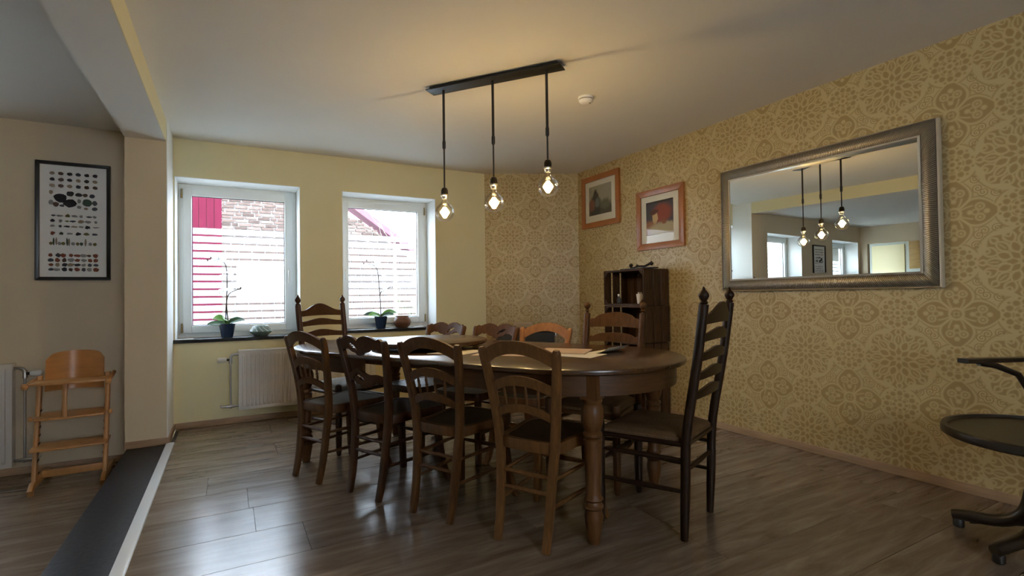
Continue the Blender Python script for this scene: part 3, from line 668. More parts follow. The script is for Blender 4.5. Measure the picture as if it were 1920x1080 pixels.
def sabre_chair(label, wood, seat_m, style, loc, rz, group=None, arch=1.0):
    t = thing('dining_chair', label, 'chair', (*loc, 0), rz, group)
    for s in (-1, 1):
        P = [(s * p.x, p.y, p.z) for p in POST]; P += [(P[-1][0] + s * 0.001, P[-1][1] - 0.003, 0.870)]
        n = len(P); MB().bar(P, [0.034 + 0.006 * sm((k / n - 0.5) * 2) for k in range(n - 1)] + [0.024], [0.028 + 0.010 * sm((k / n - 0.45) * 2) for k in range(n - 1)] + [0.018]).build('back_post', wood, t)
        F = catmull([(s * 0.198, 0.212, 0), (s * 0.176, 0.186, 0.10), (s * 0.160, 0.165, 0.28), (s * 0.160, 0.160, 0.415)], 4)
        MB().bar(F, [0.034 + 0.010 * k / len(F) for k in range(len(F))], 0.040).build('leg', wood, t)
        for z in (0.295, 0.175): 
            a, b = post_at(z), (0.160, 0.166, z)
            MB().tube([(s * a.x, a.y, z), (s * (a.x + 0.160) / 2, (a.y + 0.166) / 2, z), (s * b[0], b[1], z)], [0.008, 0.011, 0.008], 8).build('stretcher', wood, t)
    for z in (0.305, 0.235):
        a = post_at(z); MB().tube([(-a.x, a.y, z), (0, a.y, z), (a.x, a.y, z)], [0.008, 0.0105, 0.008], 8).build('stretcher', wood, t)
    MB().tube([(-0.16, 0.168, 0.27), (0, 0.168, 0.27), (0.16, 0.168, 0.27)], [0.009, 0.013, 0.009], 8).build('stretcher', wood, t)
    o = seat_outline(); i_ = seat_outline(0.026); n = len(o); zb, zt = 0.405, 0.456; mb = MB()
    vs = [(x, y, zb) for x, y in o] + [(x, y, zt) for x, y in o] + [(x, y, zb) for x, y in i_] + [(x, y, zt) for x, y in i_]; fs = []
    for k in range(n):
        k2 = (k + 1) % n; fs += [(k, k2, n + k2, n + k), (2 * n + k2, 2 * n + k, 3 * n + k, 3 * n + k2), (k2, k, 2 * n + k, 2 * n + k2), (n + k, n + k2, 3 * n + k2, 3 * n + k)]
    mb.add(vs, fs).build('seat_frame', wood, t, bev=0.006)
    MB().prism([(x, y) for x, y in seat_outline(0.025)], 0.435, 0.452).build('seat', seat_m, t)
    if style in ('spindle', 'plain'):
        back_rail(lambda s: 0.785 + 0.062 * sm(s), lambda s: 0.848 + 0.058 * arch * sm(s), 24, 4).build('top_rail', wood, t, bev=0)
        back_rail(lambda s: 0.655 + 0.048 * sm(s), lambda s: 0.698 + 0.050 * sm(s), 20, 3, 0.015).build('back_rail', wood, t)
        back_rail(lambda s: 0.538 + 0.045 * sm(s), lambda s: 0.575 + 0.045 * sm(s), 20, 3, 0.015).build('back_rail', wood, t)
        for u in (-0.52, -0.17, 0.17, 0.52):
            z0, z1 = 0.570 + 0.045 * sm(u), 0.660 + 0.048 * sm(u); p0, p1 = post_at(z0), post_at(z1)
            a, b = Vector((u * p0.x, p0.y - 0.022 * sm(u), z0)), Vector((u * p1.x, p1.y - 0.022 * sm(u), z1))
            MB().tube([a.lerp(b, q) for q in (0, 0.1, 0.25, 0.42, 0.5, 0.58, 0.75, 0.9, 1)], [0.005, 0.0045, 0.0075, 0.006, 0.009, 0.006, 0.0075, 0.0045, 0.005], 8).build('spindle', wood, t)
    else:
        top = lambda s: 0.860 + 0.034 * math.exp(-((abs(s) - 0.38) / 0.40) ** 2) - 0.009 * math.exp(-(s / 0.06) ** 2) + 0.014 * max(0, 1 - abs(abs(s) - 0.88) / 0.09)
        bot = lambda s: 0.792 + 0.030 * sm((abs(s) - 0.55) / 0.42) - 0.012 * abs(math.cos(s * 9)) * (abs(s) < 0.62)
        hole = lambda u, v: -0.46 < (u * 2 - 1) < -0.06 and abs(v - 0.42 + 0.05 * math.sin((u - 0.36) * 14)) < 0.105 * math.sqrt(max(0.0, 1 - (((u * 2 - 1) + 0.26) / 0.20) ** 2)) + 0.01
        back_rail(bot, top, 60, 20, mask=hole).build('top_rail', wood, t)
        top2 = lambda s: 0.665 + 0.040 * math.exp(-((s + 0.30) / 0.42) ** 2) + 0.012 * math.exp(-((s - 0.55) / 0.25) ** 2)
        bot2 = lambda s: 0.610 + 0.030 * sm((abs(s) - 0.6) / 0.4) - 0.016 * abs(math.cos(s * 8 + 0.4)) * (abs(s) < 0.7)
        hole2 = lambda u, v: (-0.48 < (u * 2 - 1) < 0.05 and abs(v - 0.55 + 0.2 * (u - 0.4)) < 0.13 * math.sqrt(max(0.0, 1 - (((u * 2 - 1) + 0.22) / 0.27) ** 2))) or (-0.62 < (u * 2 - 1) < -0.5 and 0.15 < v < 0.4)
        back_rail(bot2, top2, 56, 14, 0.016, mask=hole2).build('back_rail', wood, t)
    return t
# near side of the table, backs to the viewer (local y looks at the table)
def near(tt, nn, dr): return tl(tt, nn), TA + math.radians(dr)
p_, a_ = near(-0.742, -0.345, -2.0); sabre_chair('brown spindle-back chair with a grey seat, farthest left on the near side of the table', 'chair_mid', 'rush_grey', 'spindle', p_, a_)
p_, a_ = near(-0.235, -0.335, -1.5); sabre_chair('dark chair with a carved pierced top rail on the near side of the table', 'chair_dark', 'seat_dark', 'carved', p_, a_)
p_, a_ = near(0.262, -0.335, 0.0); sabre_chair('brown spindle-back chair in the middle of the near side, right of the carved one', 'chair_mid', 'seat_dark', 'spindle', p_, a_)
p_, a_ = near(0.796, -0.335, 1.0); sabre_chair('worn tan spindle-back chair closest to the viewer, by the near table leg', 'chair_worn', 'seat_dark', 'spindle', p_, a_)
# far side, facing the viewer
def far(tt, nn, dr): return tl(tt, nn), TA + PI + math.radians(dr)
p_, a_ = far(-0.745, 0.390, -1); sabre_chair('carved dark chair on the far side, in front of the bare yellow wall', 'chair_mid', 'seat_dark', 'carved', p_, a_)
p_, a_ = far(-0.235, 0.385, 0); sabre_chair('carved dark chair on the far side, next to the reddish one', 'chair_mid', 'seat_dark', 'carved', p_, a_)
p_, a_ = far(0.192, 0.42, 2); sabre_chair('reddish cherry chair with a plain arched top rail on the far side of the table', 'chair_cherry', 'seat_dark', 'plain', p_, a_)

def ladder_chair(label, wood, seat_m, loc, rz, top=1.13, slats=5, hw=0.20, ball=False, wavy=False):
    t = thing('ladder_back_chair', label, 'chair', (*loc, 0), rz)
    zp = top - 0.075
    P = catmull([(hw - 0.012, -0.195, 0), (hw - 0.010, -0.205, 0.25), (hw - 0.008, -0.215, 0.47), (hw, -0.27, 0.80), (hw + 0.003, -0.305, zp)], 5)
    def pa(z):
        for a, b in zip(P[:-1], P[1:]):
            if a.z <= z <= b.z: return a.lerp(b, (z - a.z) / (b.z - a.z))
        return P[-1]
    for s in (-1, 1):
        pts = [(s * p.x, p.y, p.z) for p in P]
        po = MB().tube(pts, [0.017 + 0.005 * min(1, k / 4) for k in range(len(pts))], 12).build('back_post', wood, t)
        e = P[-1]
        if ball: pr = [(0.012, 0), (0.009, 0.012), (0.018, 0.018), (0.009, 0.026), (0.012, 0.032), (0.021, 0.045), (0.023, 0.055), (0.019, 0.067), (0.006, 0.075)]
        else: pr = [(0.014, 0), (0.019, 0.006), (0.012, 0.014), (0.016, 0.020), (0.023, 0.034), (0.022, 0.044), (0.014, 0.056), (0.007, 0.064), (0.006, 0.070), (0.001, 0.077)]
        MB().lathe(pr, 14, (s * e.x, e.y, e.z)).build('finial', wood, po)
        F = [(s * (hw + 0.022), 0.2, 0), (s * (hw + 0.022), 0.2, 0.03), (s * (hw + 0.022), 0.2, 0.12), (s * (hw + 0.022), 0.2, 0.47), (s * (hw + 0.022), 0.2, 0.490), (s * (hw + 0.022), 0.2, 0.497)]
        MB().tube(F, [0.014, 0.020, 0.022, 0.023, 0.021, 0.008], 12).build('leg', wood, t)
        for z in (0.355, 0.215):
            a = pa(z); MB().tube([(s * a.x, a.y, z), (s * (a.x + hw + 0.022) / 2, 0, z), (s * (hw + 0.022), 0.2, z)], [0.009, 0.0135, 0.009], 8).build('stretcher', wood, t)
        MB().tube([(s * pa(.425).x, pa(.425).y, 0.425), (s * (hw + 0.022), 0.2, 0.425)], 0.012, 8).build('seat_rail', wood, t)
    tw = hw + 0.022
    pf = [(-tw, 0), (-0.12, 0), (-0.105, 0), (-0.09, 0), (-0.075, 0), (-0.06, 0), (0, 0), (0.06, 0), (0.075, 0), (0.09, 0), (0.105, 0), (0.12, 0), (tw, 0)]
    rr = [0.009, 0.012, 0.018, 0.011, 0.018, 0.012, 0.015, 0.012, 0.018, 0.011, 0.018, 0.012, 0.009]
    MB().tube([(x, 0.2, 0.30) for x, _ in pf], rr, 10).build('stretcher', wood, t, label=None)
    for z in (0.31,): a = pa(z); MB().tube([(-a.x, a.y, z), (0, a.y, z), (a.x, a.y, z)], [0.009, 0.013, 0.009], 8).build('stretcher', wood, t)
    for z in (0.425,): a = pa(z); MB().tube([(-a.x, a.y, z), (a.x, a.y, z)], 0.012, 8).build('seat_rail', wood, t); MB().tube([(-tw, 0.2, z), (tw, 0.2, z)], 0.012, 8).build('seat_rail', wood, t)
    # rush seat: pillow of four woven triangles
    def pos(u, v):
        y = -0.212 + 0.412 * v; w = (hw - 0.010) + 0.034 * v; x = (u * 2 - 1) * (w - 0.006)
        e = min(1, min(u, 1 - u, v, 1 - v) * 9); d = abs(abs(u - 0.5) - abs(v - 0.5))
        return (x, y, 0.452 + 0.026 * math.sqrt(e) - 0.006 * max(0, 1 - d * 14) + 0.0012 * math.sin(80 * (v if abs(u - .5) > abs(v - .5) else u)))
    MB().grid(26, 26, pos, (0, 0, -0.040)).build('rush_seat', seat_m, t)
    zc = zp - 0.018
    pitch = (zc - 0.09 - 0.60) / (slats - 1) if slats > 4 else 0.105
    for k in range(slats):
        zb = zc - 0.075 - k * pitch if k == 0 else zc - 0.065 - k * pitch
        h0, h1 = (0.046, 0.056) if k == 0 else (0.040, 0.022)
        if wavy: prof = lambda s, h0=h0, h1=h1: h0 * 0.75 + (h1 + 0.012) * (sm(s) ** 0.8) - 0.010 * math.exp(-((abs(s) - 0.72) / 0.07) ** 2)
        else: prof = lambda s, h0=h0, h1=h1: h0 + h1 * (0.5 + 0.5 * math.cos(PI * min(1, abs(s) / 0.85)))
        def pos(u, v, zb=zb, prof=prof):
            s = u * 2 - 1; z = zb + prof(s) * v + (0.008 * sm(s) * (1 - v) if True else 0); p = pa(min(z, zp)); return (s * p.x, p.y - 0.022 * sm(s) - 0.006, z)
        MB().grid(22, 4, pos, (0, 0.013, 0)).build('slat', wood, t)
    return t
ladder_chair('tall dark ladder-back chair with rush seat at the table end nearest the wall mirror', 'chair_black', 'rush_brown', tl(1.20, 0.045), TA + PI / 2 - math.radians(3.5))
ladder_chair('tall dark ladder-back chair with pale rush seat at the window end of the table', 'chair_dark', 'rush_grey', tl(-1.19, 0.03), TA - PI / 2)
ladder_chair('shorter ladder-back chair with ball finials in front of the stacked crates', 'chair_mid', 'rush_brown', tl(0.715, 0.375), TA + PI, top=1.052, slats=3, hw=0.192, ball=True, wavy=True)

# ------------------------------------------------------------------ pendant lamp
bA, bB = Vector((1.189, 3.254)), Vector((1.76, 2.515)); bdir = (bB - bA).normalized(); bl = (bB - bA).length; mid = (bA + bB) / 2
lamp = thing('pendant_lamp', 'black ceiling bar with three hanging filament bulbs over the table', 'lamp', (mid.x, mid.y, ZC), math.atan2(bdir.y, bdir.x))
MB().box(-bl / 2, bl / 2, -0.052, 0.052, -0.026, -0.020).build('cover_plate', 'black', lamp, bev=0.0015)
MB().box(-bl / 2 + 0.02, bl / 2 - 0.02, -0.035, 0.035, -0.020, 0.0).build('ceiling_bar', 'black', lamp, bev=0.002)
for f, zb, zj, zs in ((0.1145, 1.661, 2.109, 1.796), (0.50125, 1.694, 2.092, 1.830), (0.89025, 1.761, 2.096, 1.884)):
    x = (f - 0.5) * bl; zr = -0.026; Zb = zb - ZC; Zj = zj - ZC; Zs = Zb + 0.108
    pend = MB().tube([(x, 0, zr), (x, 0, Zj)], 0.0085, 10).build('upper_rod', 'black', lamp)
    MB().tube([(x, 0, Zj + 0.03), (x, 0, Zj + 0.02), (x, 0, Zj - 0.02), (x, 0, Zj - 0.03)], [0.009, 0.0115, 0.0115, 0.006], 10).build('clamp', 'black', lamp)
    MB().tube([(x, 0, Zj), (x, 0, Zs + 0.05)], 0.0055, 8).build('lower_rod', 'black', lamp)
    so = MB().lathe([(0.006, 0.070), (0.017, 0.064), (0.023, 0.050), (0.0235, 0.024), (0.020, 0.020)], 20, (x, 0, Zs - 0.012)).build('socket', 'darkmetal', lamp)
    MB().lathe([(0.022, 0.026), (0.0265, 0.023), (0.0265, 0.015), (0.022, 0.012), (0.019, 0.0), (0.0175, -0.006)], 20, (x, 0, Zs - 0.014)).build('collar', 'steel', so)
    pr = []
    for k in range(1, 22):
        a = PI * k / 22.0; pr.append((0.0625 * math.sin(a), -0.0625 * math.cos(a)))
    pr = [p for p in pr if not (p[1] > 0.052)] + [(0.028, 0.060), (0.018, 0.072), (0.0155, 0.090)]
    MB().lathe(pr, 32, (x, 0, Zb)).build('bulb_glass', 'bulbglass', lamp, smooth=80)
    fi = MB()
    for k in range(8):
        a = 2 * PI * k / 8; fi.tube([(x + 0.006 * math.cos(a), 0.006 * math.sin(a), Zb + 0.032), (x + 0.029 * math.cos(a), 0.029 * math.sin(a), Zb), (x + 0.006 * math.cos(a), 0.006 * math.sin(a), Zb - 0.034)], 0.0046, 6)
    fi.build('filament', 'glow', lamp)
    MB().tube([(x, 0, Zb + 0.085), (x, 0, Zb + 0.045), (x, 0, Zb + 0.022)], [0.006, 0.0045, 0.002], 8).build('filament_post', 'bulbglass', lamp)
    ld = bpy.data.lights.new('filament_light', 'POINT'); ld.energy = BULB; ld.color = (1.0, 0.66, 0.25); ld.shadow_soft_size = 0.022
    lo = bpy.data.objects.new('filament_light', ld); COL.objects.link(lo); lo.parent = lamp; lo.location = (x, 0, Zb)

# smoke detector
sd = thing('smoke_detector', 'round white smoke detector on the ceiling right of the lamp', 'smoke detector', (2.215, 2.885, ZC))
MB().lathe([(0.055, 0.0), (0.055, -0.012), (0.052, -0.016)], 28).build('base', 'plastic_w', sd)
MB().lathe([(0.049, -0.016), (0.049, -0.021)], 28).build('vent_gap', 'gasket', sd)
MB().lathe([(0.051, -0.021), (0.049, -0.030), (0.040, -0.040), (0.020, -0.044), (0.004, -0.045)], 28).build('cover', 'plastic_w', sd)
MB().tube([(0.02, -0.02, -0.043), (0.02, -0.02, -0.0465)], 0.004, 8).build('indicator', 'gasket', sd)

# ------------------------------------------------------------------ radiators
def radiator(x0, x1, zb, zt, yw, label, valve_side, zpipe):
    r = thing('radiator', label, 'radiator', ((x0 + x1) / 2, yw, zb)); inv = Matrix.Translation((-(x0 + x1) / 2, -yw, -zb))
    y0, y1 = yw - 0.11, yw - 0.035
    # fluted front: rounded vertical ribs pressed out of a flat sheet
    n = int(round((x1 - x0 - 0.05) / 0.0335)); w = (x1 - x0 - 0.05) / n; xs = [x0]
    prof = [(x0, 0)]
    for k in range(n):
        a = x0 + 0.025 + k * w; prof += [(a + w * 0.04, 0), (a + w * 0.20, 1), (a + w * 0.56, 1), (a + w * 0.72, 0)]
    prof.append((x1, 0)); zs = [zb, zb + 0.028, zb + 0.044, zt - 0.044, zt - 0.028, zt]; am = [0, 0, 1, 1, 0, 0]
    vs = [(x, y0 - (0.009 * h * a), z) for z, a in zip(zs, am) for x, h in prof]; m = len(prof); fs = []
    for i in range(len(zs) - 1):
        for k in range(m - 1): fs.append((i * m + k, i * m + k + 1, (i + 1) * m + k + 1, (i + 1) * m + k))
    MB().add(vs, fs).xf(inv).build('front_panel', 'radiator', r, smooth=20)
    MB().box(x0, x1, y0 + 0.0005, y1, zb, zt - 0.004).xf(inv).build('body', 'radiator', r, bev=0.003)
    MB().box(x0 - 0.002, x1 + 0.002, y0 - 0.003, y1 + 0.002, zt - 0.006, zt + 0.006).xf(inv).build('top_grille', 'radiator', r, bev=0.002)
    s = -1 if valve_side < 0 else 1; xe = x0 if s < 0 else x1; xv = xe + s * 0.062; yp = (y0 + y1) / 2
    zv = zt - 0.075; zl = zb + 0.035
    v = MB().tube([(xe, yp, zt - 0.03), (xe + s * 0.03, yp, zt - 0.03), (xv - s * 0.012, yp, zt - 0.036), (xv, yp, zt - 0.055), (xv, yp, zv - 0.03)], [0.011, 0.011, 0.011, 0.013, 0.016], 10).xf(inv).build('valve', 'chrome', r)
    MB().tube([(xv, yp, zv), (xv + s * 0.035, yp, zv)], 0.011, 10).xf(inv).build('valve_neck', 'gasket', v)
    MB().tube([(xv + s * 0.030, yp, zv), (xv + s * 0.036, yp, zv), (xv + s * 0.085, yp, zv), (xv + s * 0.098, yp, zv), (xv + s * 0.104, yp, zv)], [0.017, 0.022, 0.024, 0.021, 0.012], 14).xf(inv).build('thermostat_knob', 'plastic_w', v)
    MB().tube([(xv, yp, zv - 0.03), (xv, yp, zl - 0.02)], 0.008, 10).xf(inv).build('pipe', 'chrome', r)
    MB().tube([(xe, yp, zl), (xv - s * 0.01, yp, zl), (xv, yp, zl), (xv + s * 0.075, yp, zl)], [0.010, 0.014, 0.017, 0.008], 10).xf(inv).build('return_pipe', 'chrome', r)
    MB().tube([(xv + s * 0.075, yp, zl), (xv + s * 0.075, yw - 0.003, zl)], 0.008, 8).xf(inv).build('wall_pipe', 'chrome', r)
    MB().box(x0 + 0.08, x0 + 0.11, y1, yw - 0.003, zb + 0.06, zt - 0.06).box(x1 - 0.11, x1 - 0.08, y1, yw - 0.003, zb + 0.06, zt - 0.06).xf(inv).build('bracket', 'radiator', r)
radiator(0.075, 1.275, 0.130, 0.648, YW, 'white panel radiator under the dining room windows', -1, 0)
radiator(-2.75, -1.405, -0.115, 0.640, YW, 'white panel radiator at the left edge, beside the high chair', 1, 0)

# ------------------------------------------------------------------ high chair
hc = thing('high_chair', 'varnished beech wooden high chair against the beige wall', 'high chair', (-0.985, 4.82, ZL), math.radians(2.5))
for s in (-1, 1):
    x = s * 0.205
    MB().bar([(x, -0.215, 0.0), (x, -0.23, 0.03), (x, -0.19, 0.055), (x, 0.10, 0.052), (x, 0.26, 0.040), (x, 0.285, 0.0)], 0.034, [0.02, 0.055, 0.05, 0.045, 0.045, 0.02], 12).build('foot_runner', 'highchair', hc)
    up = MB().bar([(x, -0.135, 0.05), (x, -0.06, 0.40), (x, 0.02, 0.74), (x, 0.025, 0.775)], 0.030, [0.052, 0.05, 0.05, 0.046], 12).build('upright', 'highchair', hc)
    for k in range(7):
        z = 0.20 + 0.055 * k; y = -0.135 + 0.228 * (z - 0.05)
        MB().box(x - s * 0.0165, x - s * 0.0145, y - 0.024, y + 0.024, z, z + 0.014).build('slot', 'gasket', up, smooth=0)
    a = MB().tube([(s * 0.228, 0.16, 0.755), (s * 0.234, -0.02, 0.745), (s * 0.236, -0.225, 0.735)], 0.0135, 10).build('arm_rail', 'highchair', hc)
    MB().lathe([(0.004, -0.022), (0.017, -0.016), (0.023, 0), (0.017, 0.016), (0.004, 0.022)], 14, (s * 0.236, -0.235, 0.735)).build('end_ball', 'highchair', a)
    MB().lathe([(0.004, -0.017), (0.013, -0.012), (0.017, 0), (0.013, 0.012), (0.004, 0.017)], 12, (s * 0.232, -0.10, 0.495)).build('end_ball', 'highchair', up)
def plate(z, y0, y1, w, th, name, m='highchair', rnd_=0.03):
    pts = catmull([(-w, y1, 0), (-w, y0 + rnd_, 0), (-w + rnd_, y0, 0), (0, y0 - 0.012, 0), (w - rnd_, y0, 0), (w, y0 + rnd_, 0), (w, y1, 0)], 4)
    return MB().prism([(p.x, p.y) for p in pts], z, z + th).build(name, m, hc, bev=0.004)
plate(0.735, -0.225, -0.02, 0.222, 0.014, 'tray')
plate(0.485, -0.165, 0.11, 0.205, 0.016, 'seat')
plate(0.285, -0.21, 0.02, 0.222, 0.016, 'footrest')
MB().box(-0.19, 0.19, 0.0, 0.02, 0.055, 0.105).build('cross_bar', 'highchair', hc, bev=0.004)
MB().bar([(-0.03, -0.165, 0.495), (-0.03, -0.155, 0.62), (-0.03, -0.14, 0.738)], [0.032, 0.026, 0.034], 0.014, 10).build('crotch_strap', 'highchair', hc)
def bp(u, v):
    s = u * 2 - 1; zt = 0.940 - 0.030 * abs(s) ** 3.2 - 0.03 * max(0, abs(s) - 0.82) / 0.18; z = 0.660 + (zt - 0.660) * v
    return (s * 0.178, 0.115 - 0.085 * s * s + 0.03 * (v - 0.5), z)
MB().grid(28, 8, bp, (0, 0.010, 0)).build('backrest', 'highchair_ply', hc)
MB().box(-0.19, 0.19, 0.125, 0.143, 0.72, 0.76).build('back_bar', 'highchair', hc, bev=0.003)

hc.scale = (0.935, 1, 1)

# ------------------------------------------------------------------ framed poster with rows of printed food and stones
def rect_frame(root, w, h, fw, d, m, name='frame', bev=0.003):
    """four mitred rails in the local xz plane, back on y=0, facing -y"""
    for (a, b, c, e) in (((-w, -h), (w, -h), (w - fw, -h + fw), (-w + fw, -h + fw)), ((w, -h), (w, h), (w - fw, h - fw), (w - fw, -h + fw)),
                         ((w, h), (-w, h), (-w + fw, h - fw), (w - fw, h - fw)), ((-w, h), (-w, -h), (-w + fw, -h + fw), (-w + fw, h - fw))):
        vs = [(p[0], 0, p[1]) for p in (a, b, c, e)] + [(p[0], -d, p[1]) for p in (a, b)] + [(p[0], -d * 0.86, p[1]) for p in (c, e)]
        MB().add(vs, [(0, 1, 2, 3), (7, 6, 5, 4), (0, 4, 5, 1), (1, 5, 6, 2), (2, 6, 7, 3), (3, 7, 4, 0)]).build(name, m, root, bev=bev)
def poster(x0, x1, z0, z1, label, seed, cols=6):
    w, h = (x1 - x0) / 2, (z1 - z0) / 2
    r = thing('framed_poster', label, 'poster', ((x0 + x1) / 2, YW - 0.001, (z0 + z1) / 2)); rg = random.Random(seed)
    rect_frame(r, w, h, 0.026, 0.028, 'frame_black', 'frame_rail')
    pr = MB().box(-w + 0.02, w - 0.02, -0.012, -0.006, -h + 0.02, h - 0.02).build('print', 'paper_white', r, smooth=0)
    inks = {'ink_dark': (0.030, 0.032, 0.040), 'ink_slate': (0.075, 0.085, 0.10), 'ink_tan': (0.33, 0.25, 0.16), 'ink_rust': (0.26, 0.075, 0.035), 'ink_grey': (0.30, 0.29, 0.27), 'ink_olive': (0.20, 0.17, 0.05), 'ink_green': (0.07, 0.11, 0.07), 'ink_brown': (0.10, 0.055, 0.035)}
    bm_ = {k: MB() for k in inks}
    def blob(x, z, rx, rz, ink, n=11, rough=0.12):
        pts = []
        for k in range(n):
            a = 2 * PI * k / n; q = 1 + rg.uniform(-rough, rough); pts.append((x + rx * q * math.cos(a), z + rz * q * math.sin(a)))
        b = bm_[ink]; b.add([(px, -0.0124, pz) for px, pz in pts] + [(px, -0.0121, pz) for px, pz in pts], [tuple(range(n - 1, -1, -1))] + [(k, (k + 1) % n, n + (k + 1) % n, n + k) for k in range(n)])
    H_ = lambda f: h - f * 2 * h          # fraction of height from the top
    W_ = lambda f: -w + f * 2 * w
    ink_row = [['ink_tan', 'ink_brown', 'ink_dark', 'ink_slate', 'ink_dark', 'ink_dark'], ['ink_dark', 'ink_brown', 'ink_dark', 'ink_tan', 'ink_dark', 'ink_tan'], ['ink_tan', 'ink_brown', 'ink_tan', 'ink_dark', 'ink_brown', 'ink_brown']]
    for j in range(3):                     # small stones in rows
        for i in range(6): blob(W_(0.215 + 0.114 * i), H_(0.098 + 0.052 * j), 0.0165, 0.0135, ink_row[j][i])
    for (fx, fz, rx, rz, ink) in ((0.20, 0.26, .012, .016, 'ink_tan'), (0.32, 0.305, .040, .036, 'ink_dark'), (0.45, 0.265, .024, .020, 'ink_dark'), (0.565, 0.27, .022, .016, 'ink_dark'), (0.65, 0.27, .016, .014, 'ink_brown'), (0.745, 0.275, .018, .016, 'ink_slate'),
                                  (0.445, 0.345, .042, .033, 'ink_dark'), (0.57, 0.325, .012, .018, 'ink_grey'), (0.675, 0.335, .030, .028, 'ink_green'), (0.78, 0.335, .016, .020, 'ink_slate'), (0.20, 0.345, .014, .020, 'ink_grey'), (0.265, 0.36, .019, .019, 'ink_brown'),
                                  (0.34, 0.37, .016, .009, 'ink_slate'), (0.57, 0.375, .014, .012, 'ink_grey'), (0.66, 0.385, .014, .010, 'ink_tan'), (0.78, 0.385, .018, .014, 'ink_slate')): blob(W_(fx), H_(fz), rx, rz, ink)
    for j in range(3):
        for i in range(7): blob(W_(0.22 + 0.094 * i + rg.uniform(-.012, .012)), H_(0.455 + 0.045 * j), rg.uniform(.009, .022), rg.uniform(.006, .013), rg.choice(['ink_grey', 'ink_slate', 'ink_dark', 'ink_grey', 'ink_olive', 'ink_tan']), rough=0.3)
    for i in range(6): blob(W_(0.22 + 0.112 * i), H_(0.605), rg.uniform(.012, .020), rg.uniform(.008, .014), ['ink_rust', 'ink_green', 'ink_grey', 'ink_dark', 'ink_olive', 'ink_slate'][i], rough=0.3)
    for i, fx in enumerate((0.20, 0.235, 0.27, 0.31, 0.36, 0.41, 0.435, 0.49, 0.55, 0.60, 0.655, 0.72, 0.78)):
        tall = i in (1, 2, 5, 6, 10); blob(W_(fx), H_(0.69 - (0.015 if tall else 0)), 0.0065 if tall else 0.012, 0.030 if tall else 0.013, ['ink_olive', 'ink_green', 'ink_tan', 'ink_grey'][i % 4], rough=0.15)
    for j in range(4):
        for i in range(8): blob(W_(0.20 + 0.085 * i + rg.uniform(-.01, .01)), H_(0.79 + 0.040 * j), rg.uniform(.012, .022), rg.uniform(.010, .017), rg.choice(['ink_rust', 'ink_dark', 'ink_grey', 'ink_brown', 'ink_rust', 'ink_tan', 'ink_slate']), rough=0.2)
    for k, c in inks.items():
        if bm_[k].v:
            m = bpy.data.materials.get(k) or mat(k, c, 0.8)
            o = bm_[k].build('printed_pictures', m, pr, smooth=0); o['kind'] = 'stuff'
    MB().box(-w + 0.018, w - 0.018, -0.018, -0.016, -h + 0.018, h - 0.018).build('glazing', 'pic_glass', r, smooth=0)
poster(-1.302, -0.838, 1.272, 2.202, 'black-framed print of small food and stone pictures on the beige wall', 4)
poster(-3.86, -3.36, 1.10, 2.03, 'second black-framed print, seen only in the mirror', 9)

# ------------------------------------------------------------------ two pictures on the damask wall (turned so that local -y faces the room)
M['art1'] = art_mat('green_umber_painting', (0.33, 0.31, 0.22), [(0.5, 0.02, 0.75, 0.38, 0.35, (0.07, 0.065, 0.035)), (0.30, 0.30, 0.24, 0.42, 0.3, (0.035, 0.035, 0.028)), (0.30, 0.62, 0.09, 0.26, 0.3, (0.030, 0.028, 0.025)), (0.38, 0.42, 0.10, 0.16, 0.5, (0.13, 0.15, 0.13)), (0.12, 0.35, 0.16, 0.20, 0.5, (0.20, 0.085, 0.045)), (0.72, 0.32, 0.22, 0.16, 0.6, (0.12, 0.12, 0.07))], 1)
M['art2'] = art_mat('red_umber_painting', (0.060, 0.055, 0.065), [(0.60, 0.62, 0.34, 0.28, 0.5, (0.26, 0.055, 0.025)), (0.12, 0.20, 0.30, 0.22, 0.5, (0.30, 0.13, 0.05)), (0.65, 0.16, 0.55, 0.20, 0.4, (0.42, 0.34, 0.19)), (0.34, 0.50, 0.10, 0.17, 0.35, (0.50, 0.33, 0.14)), (0.66, 0.36, 0.10, 0.08, 0.5, (0.24, 0.09, 0.03)), (0.30, 0.68, 0.15, 0.07, 0.4, (0.10, 0.03, 0.02))], 2)
def picture(yc, zc, w, h, art, label):
    r = thing('framed_picture', label, 'picture', (XR - 0.001, yc, zc), -PI / 2)      # local x -> -y, local -y -> -x
    rect_frame(r, w, h, 0.058, 0.026, 'frame_wood', 'frame_rail')
    MB().box(-w + 0.05, w - 0.05, -0.014, -0.006, -h + 0.05, h - 0.05).build('mount', 'mount', r, smooth=0)
    MB().box(-w + 0.052, w - 0.052, -0.0155, -0.014, -h + 0.052, -h + 0.060).box(-w + 0.052, w - 0.052, -0.0155, -0.014, h - 0.060, h - 0.052).box(-w + 0.052, -w + 0.060, -0.0155, -0.014, -h + 0.06, h - 0.06).box(w - 0.060, w - 0.052, -0.0155, -0.014, -h + 0.06, h - 0.06).build('inner_fillet', 'frame_black', r, smooth=0)
    n = 2; aw, ah = w - 0.125, h - 0.125
    MB().box(-aw, aw, -0.0148, -0.013, -ah + 0.008, ah + 0.008).build('painting', art_rot(art), r, smooth=0)
    MB().box(-w + 0.05, w - 0.05, -0.019, -0.017, -h + 0.05, h - 0.05).build('glazing', 'pic_glass', r, smooth=0)
def art_rot(a): return a
for a in ('art1', 'art2'):   # Generated x runs left to right on these thin panels
    nt = M[a].node_tree
    for n in nt.nodes:
        if n.type == 'SEPXYZ':
            for l in [l for l in nt.links if l.from_node == n and l.from_socket == n.outputs[1]]:
                to = l.to_socket; nt.links.remove(l); nt.links.new(n.outputs[0], to)
picture(4.333, 2.120, 0.313, 0.283, 'art1', 'left picture, nearest the corner: dark green-brown painting in a cherry wood frame')
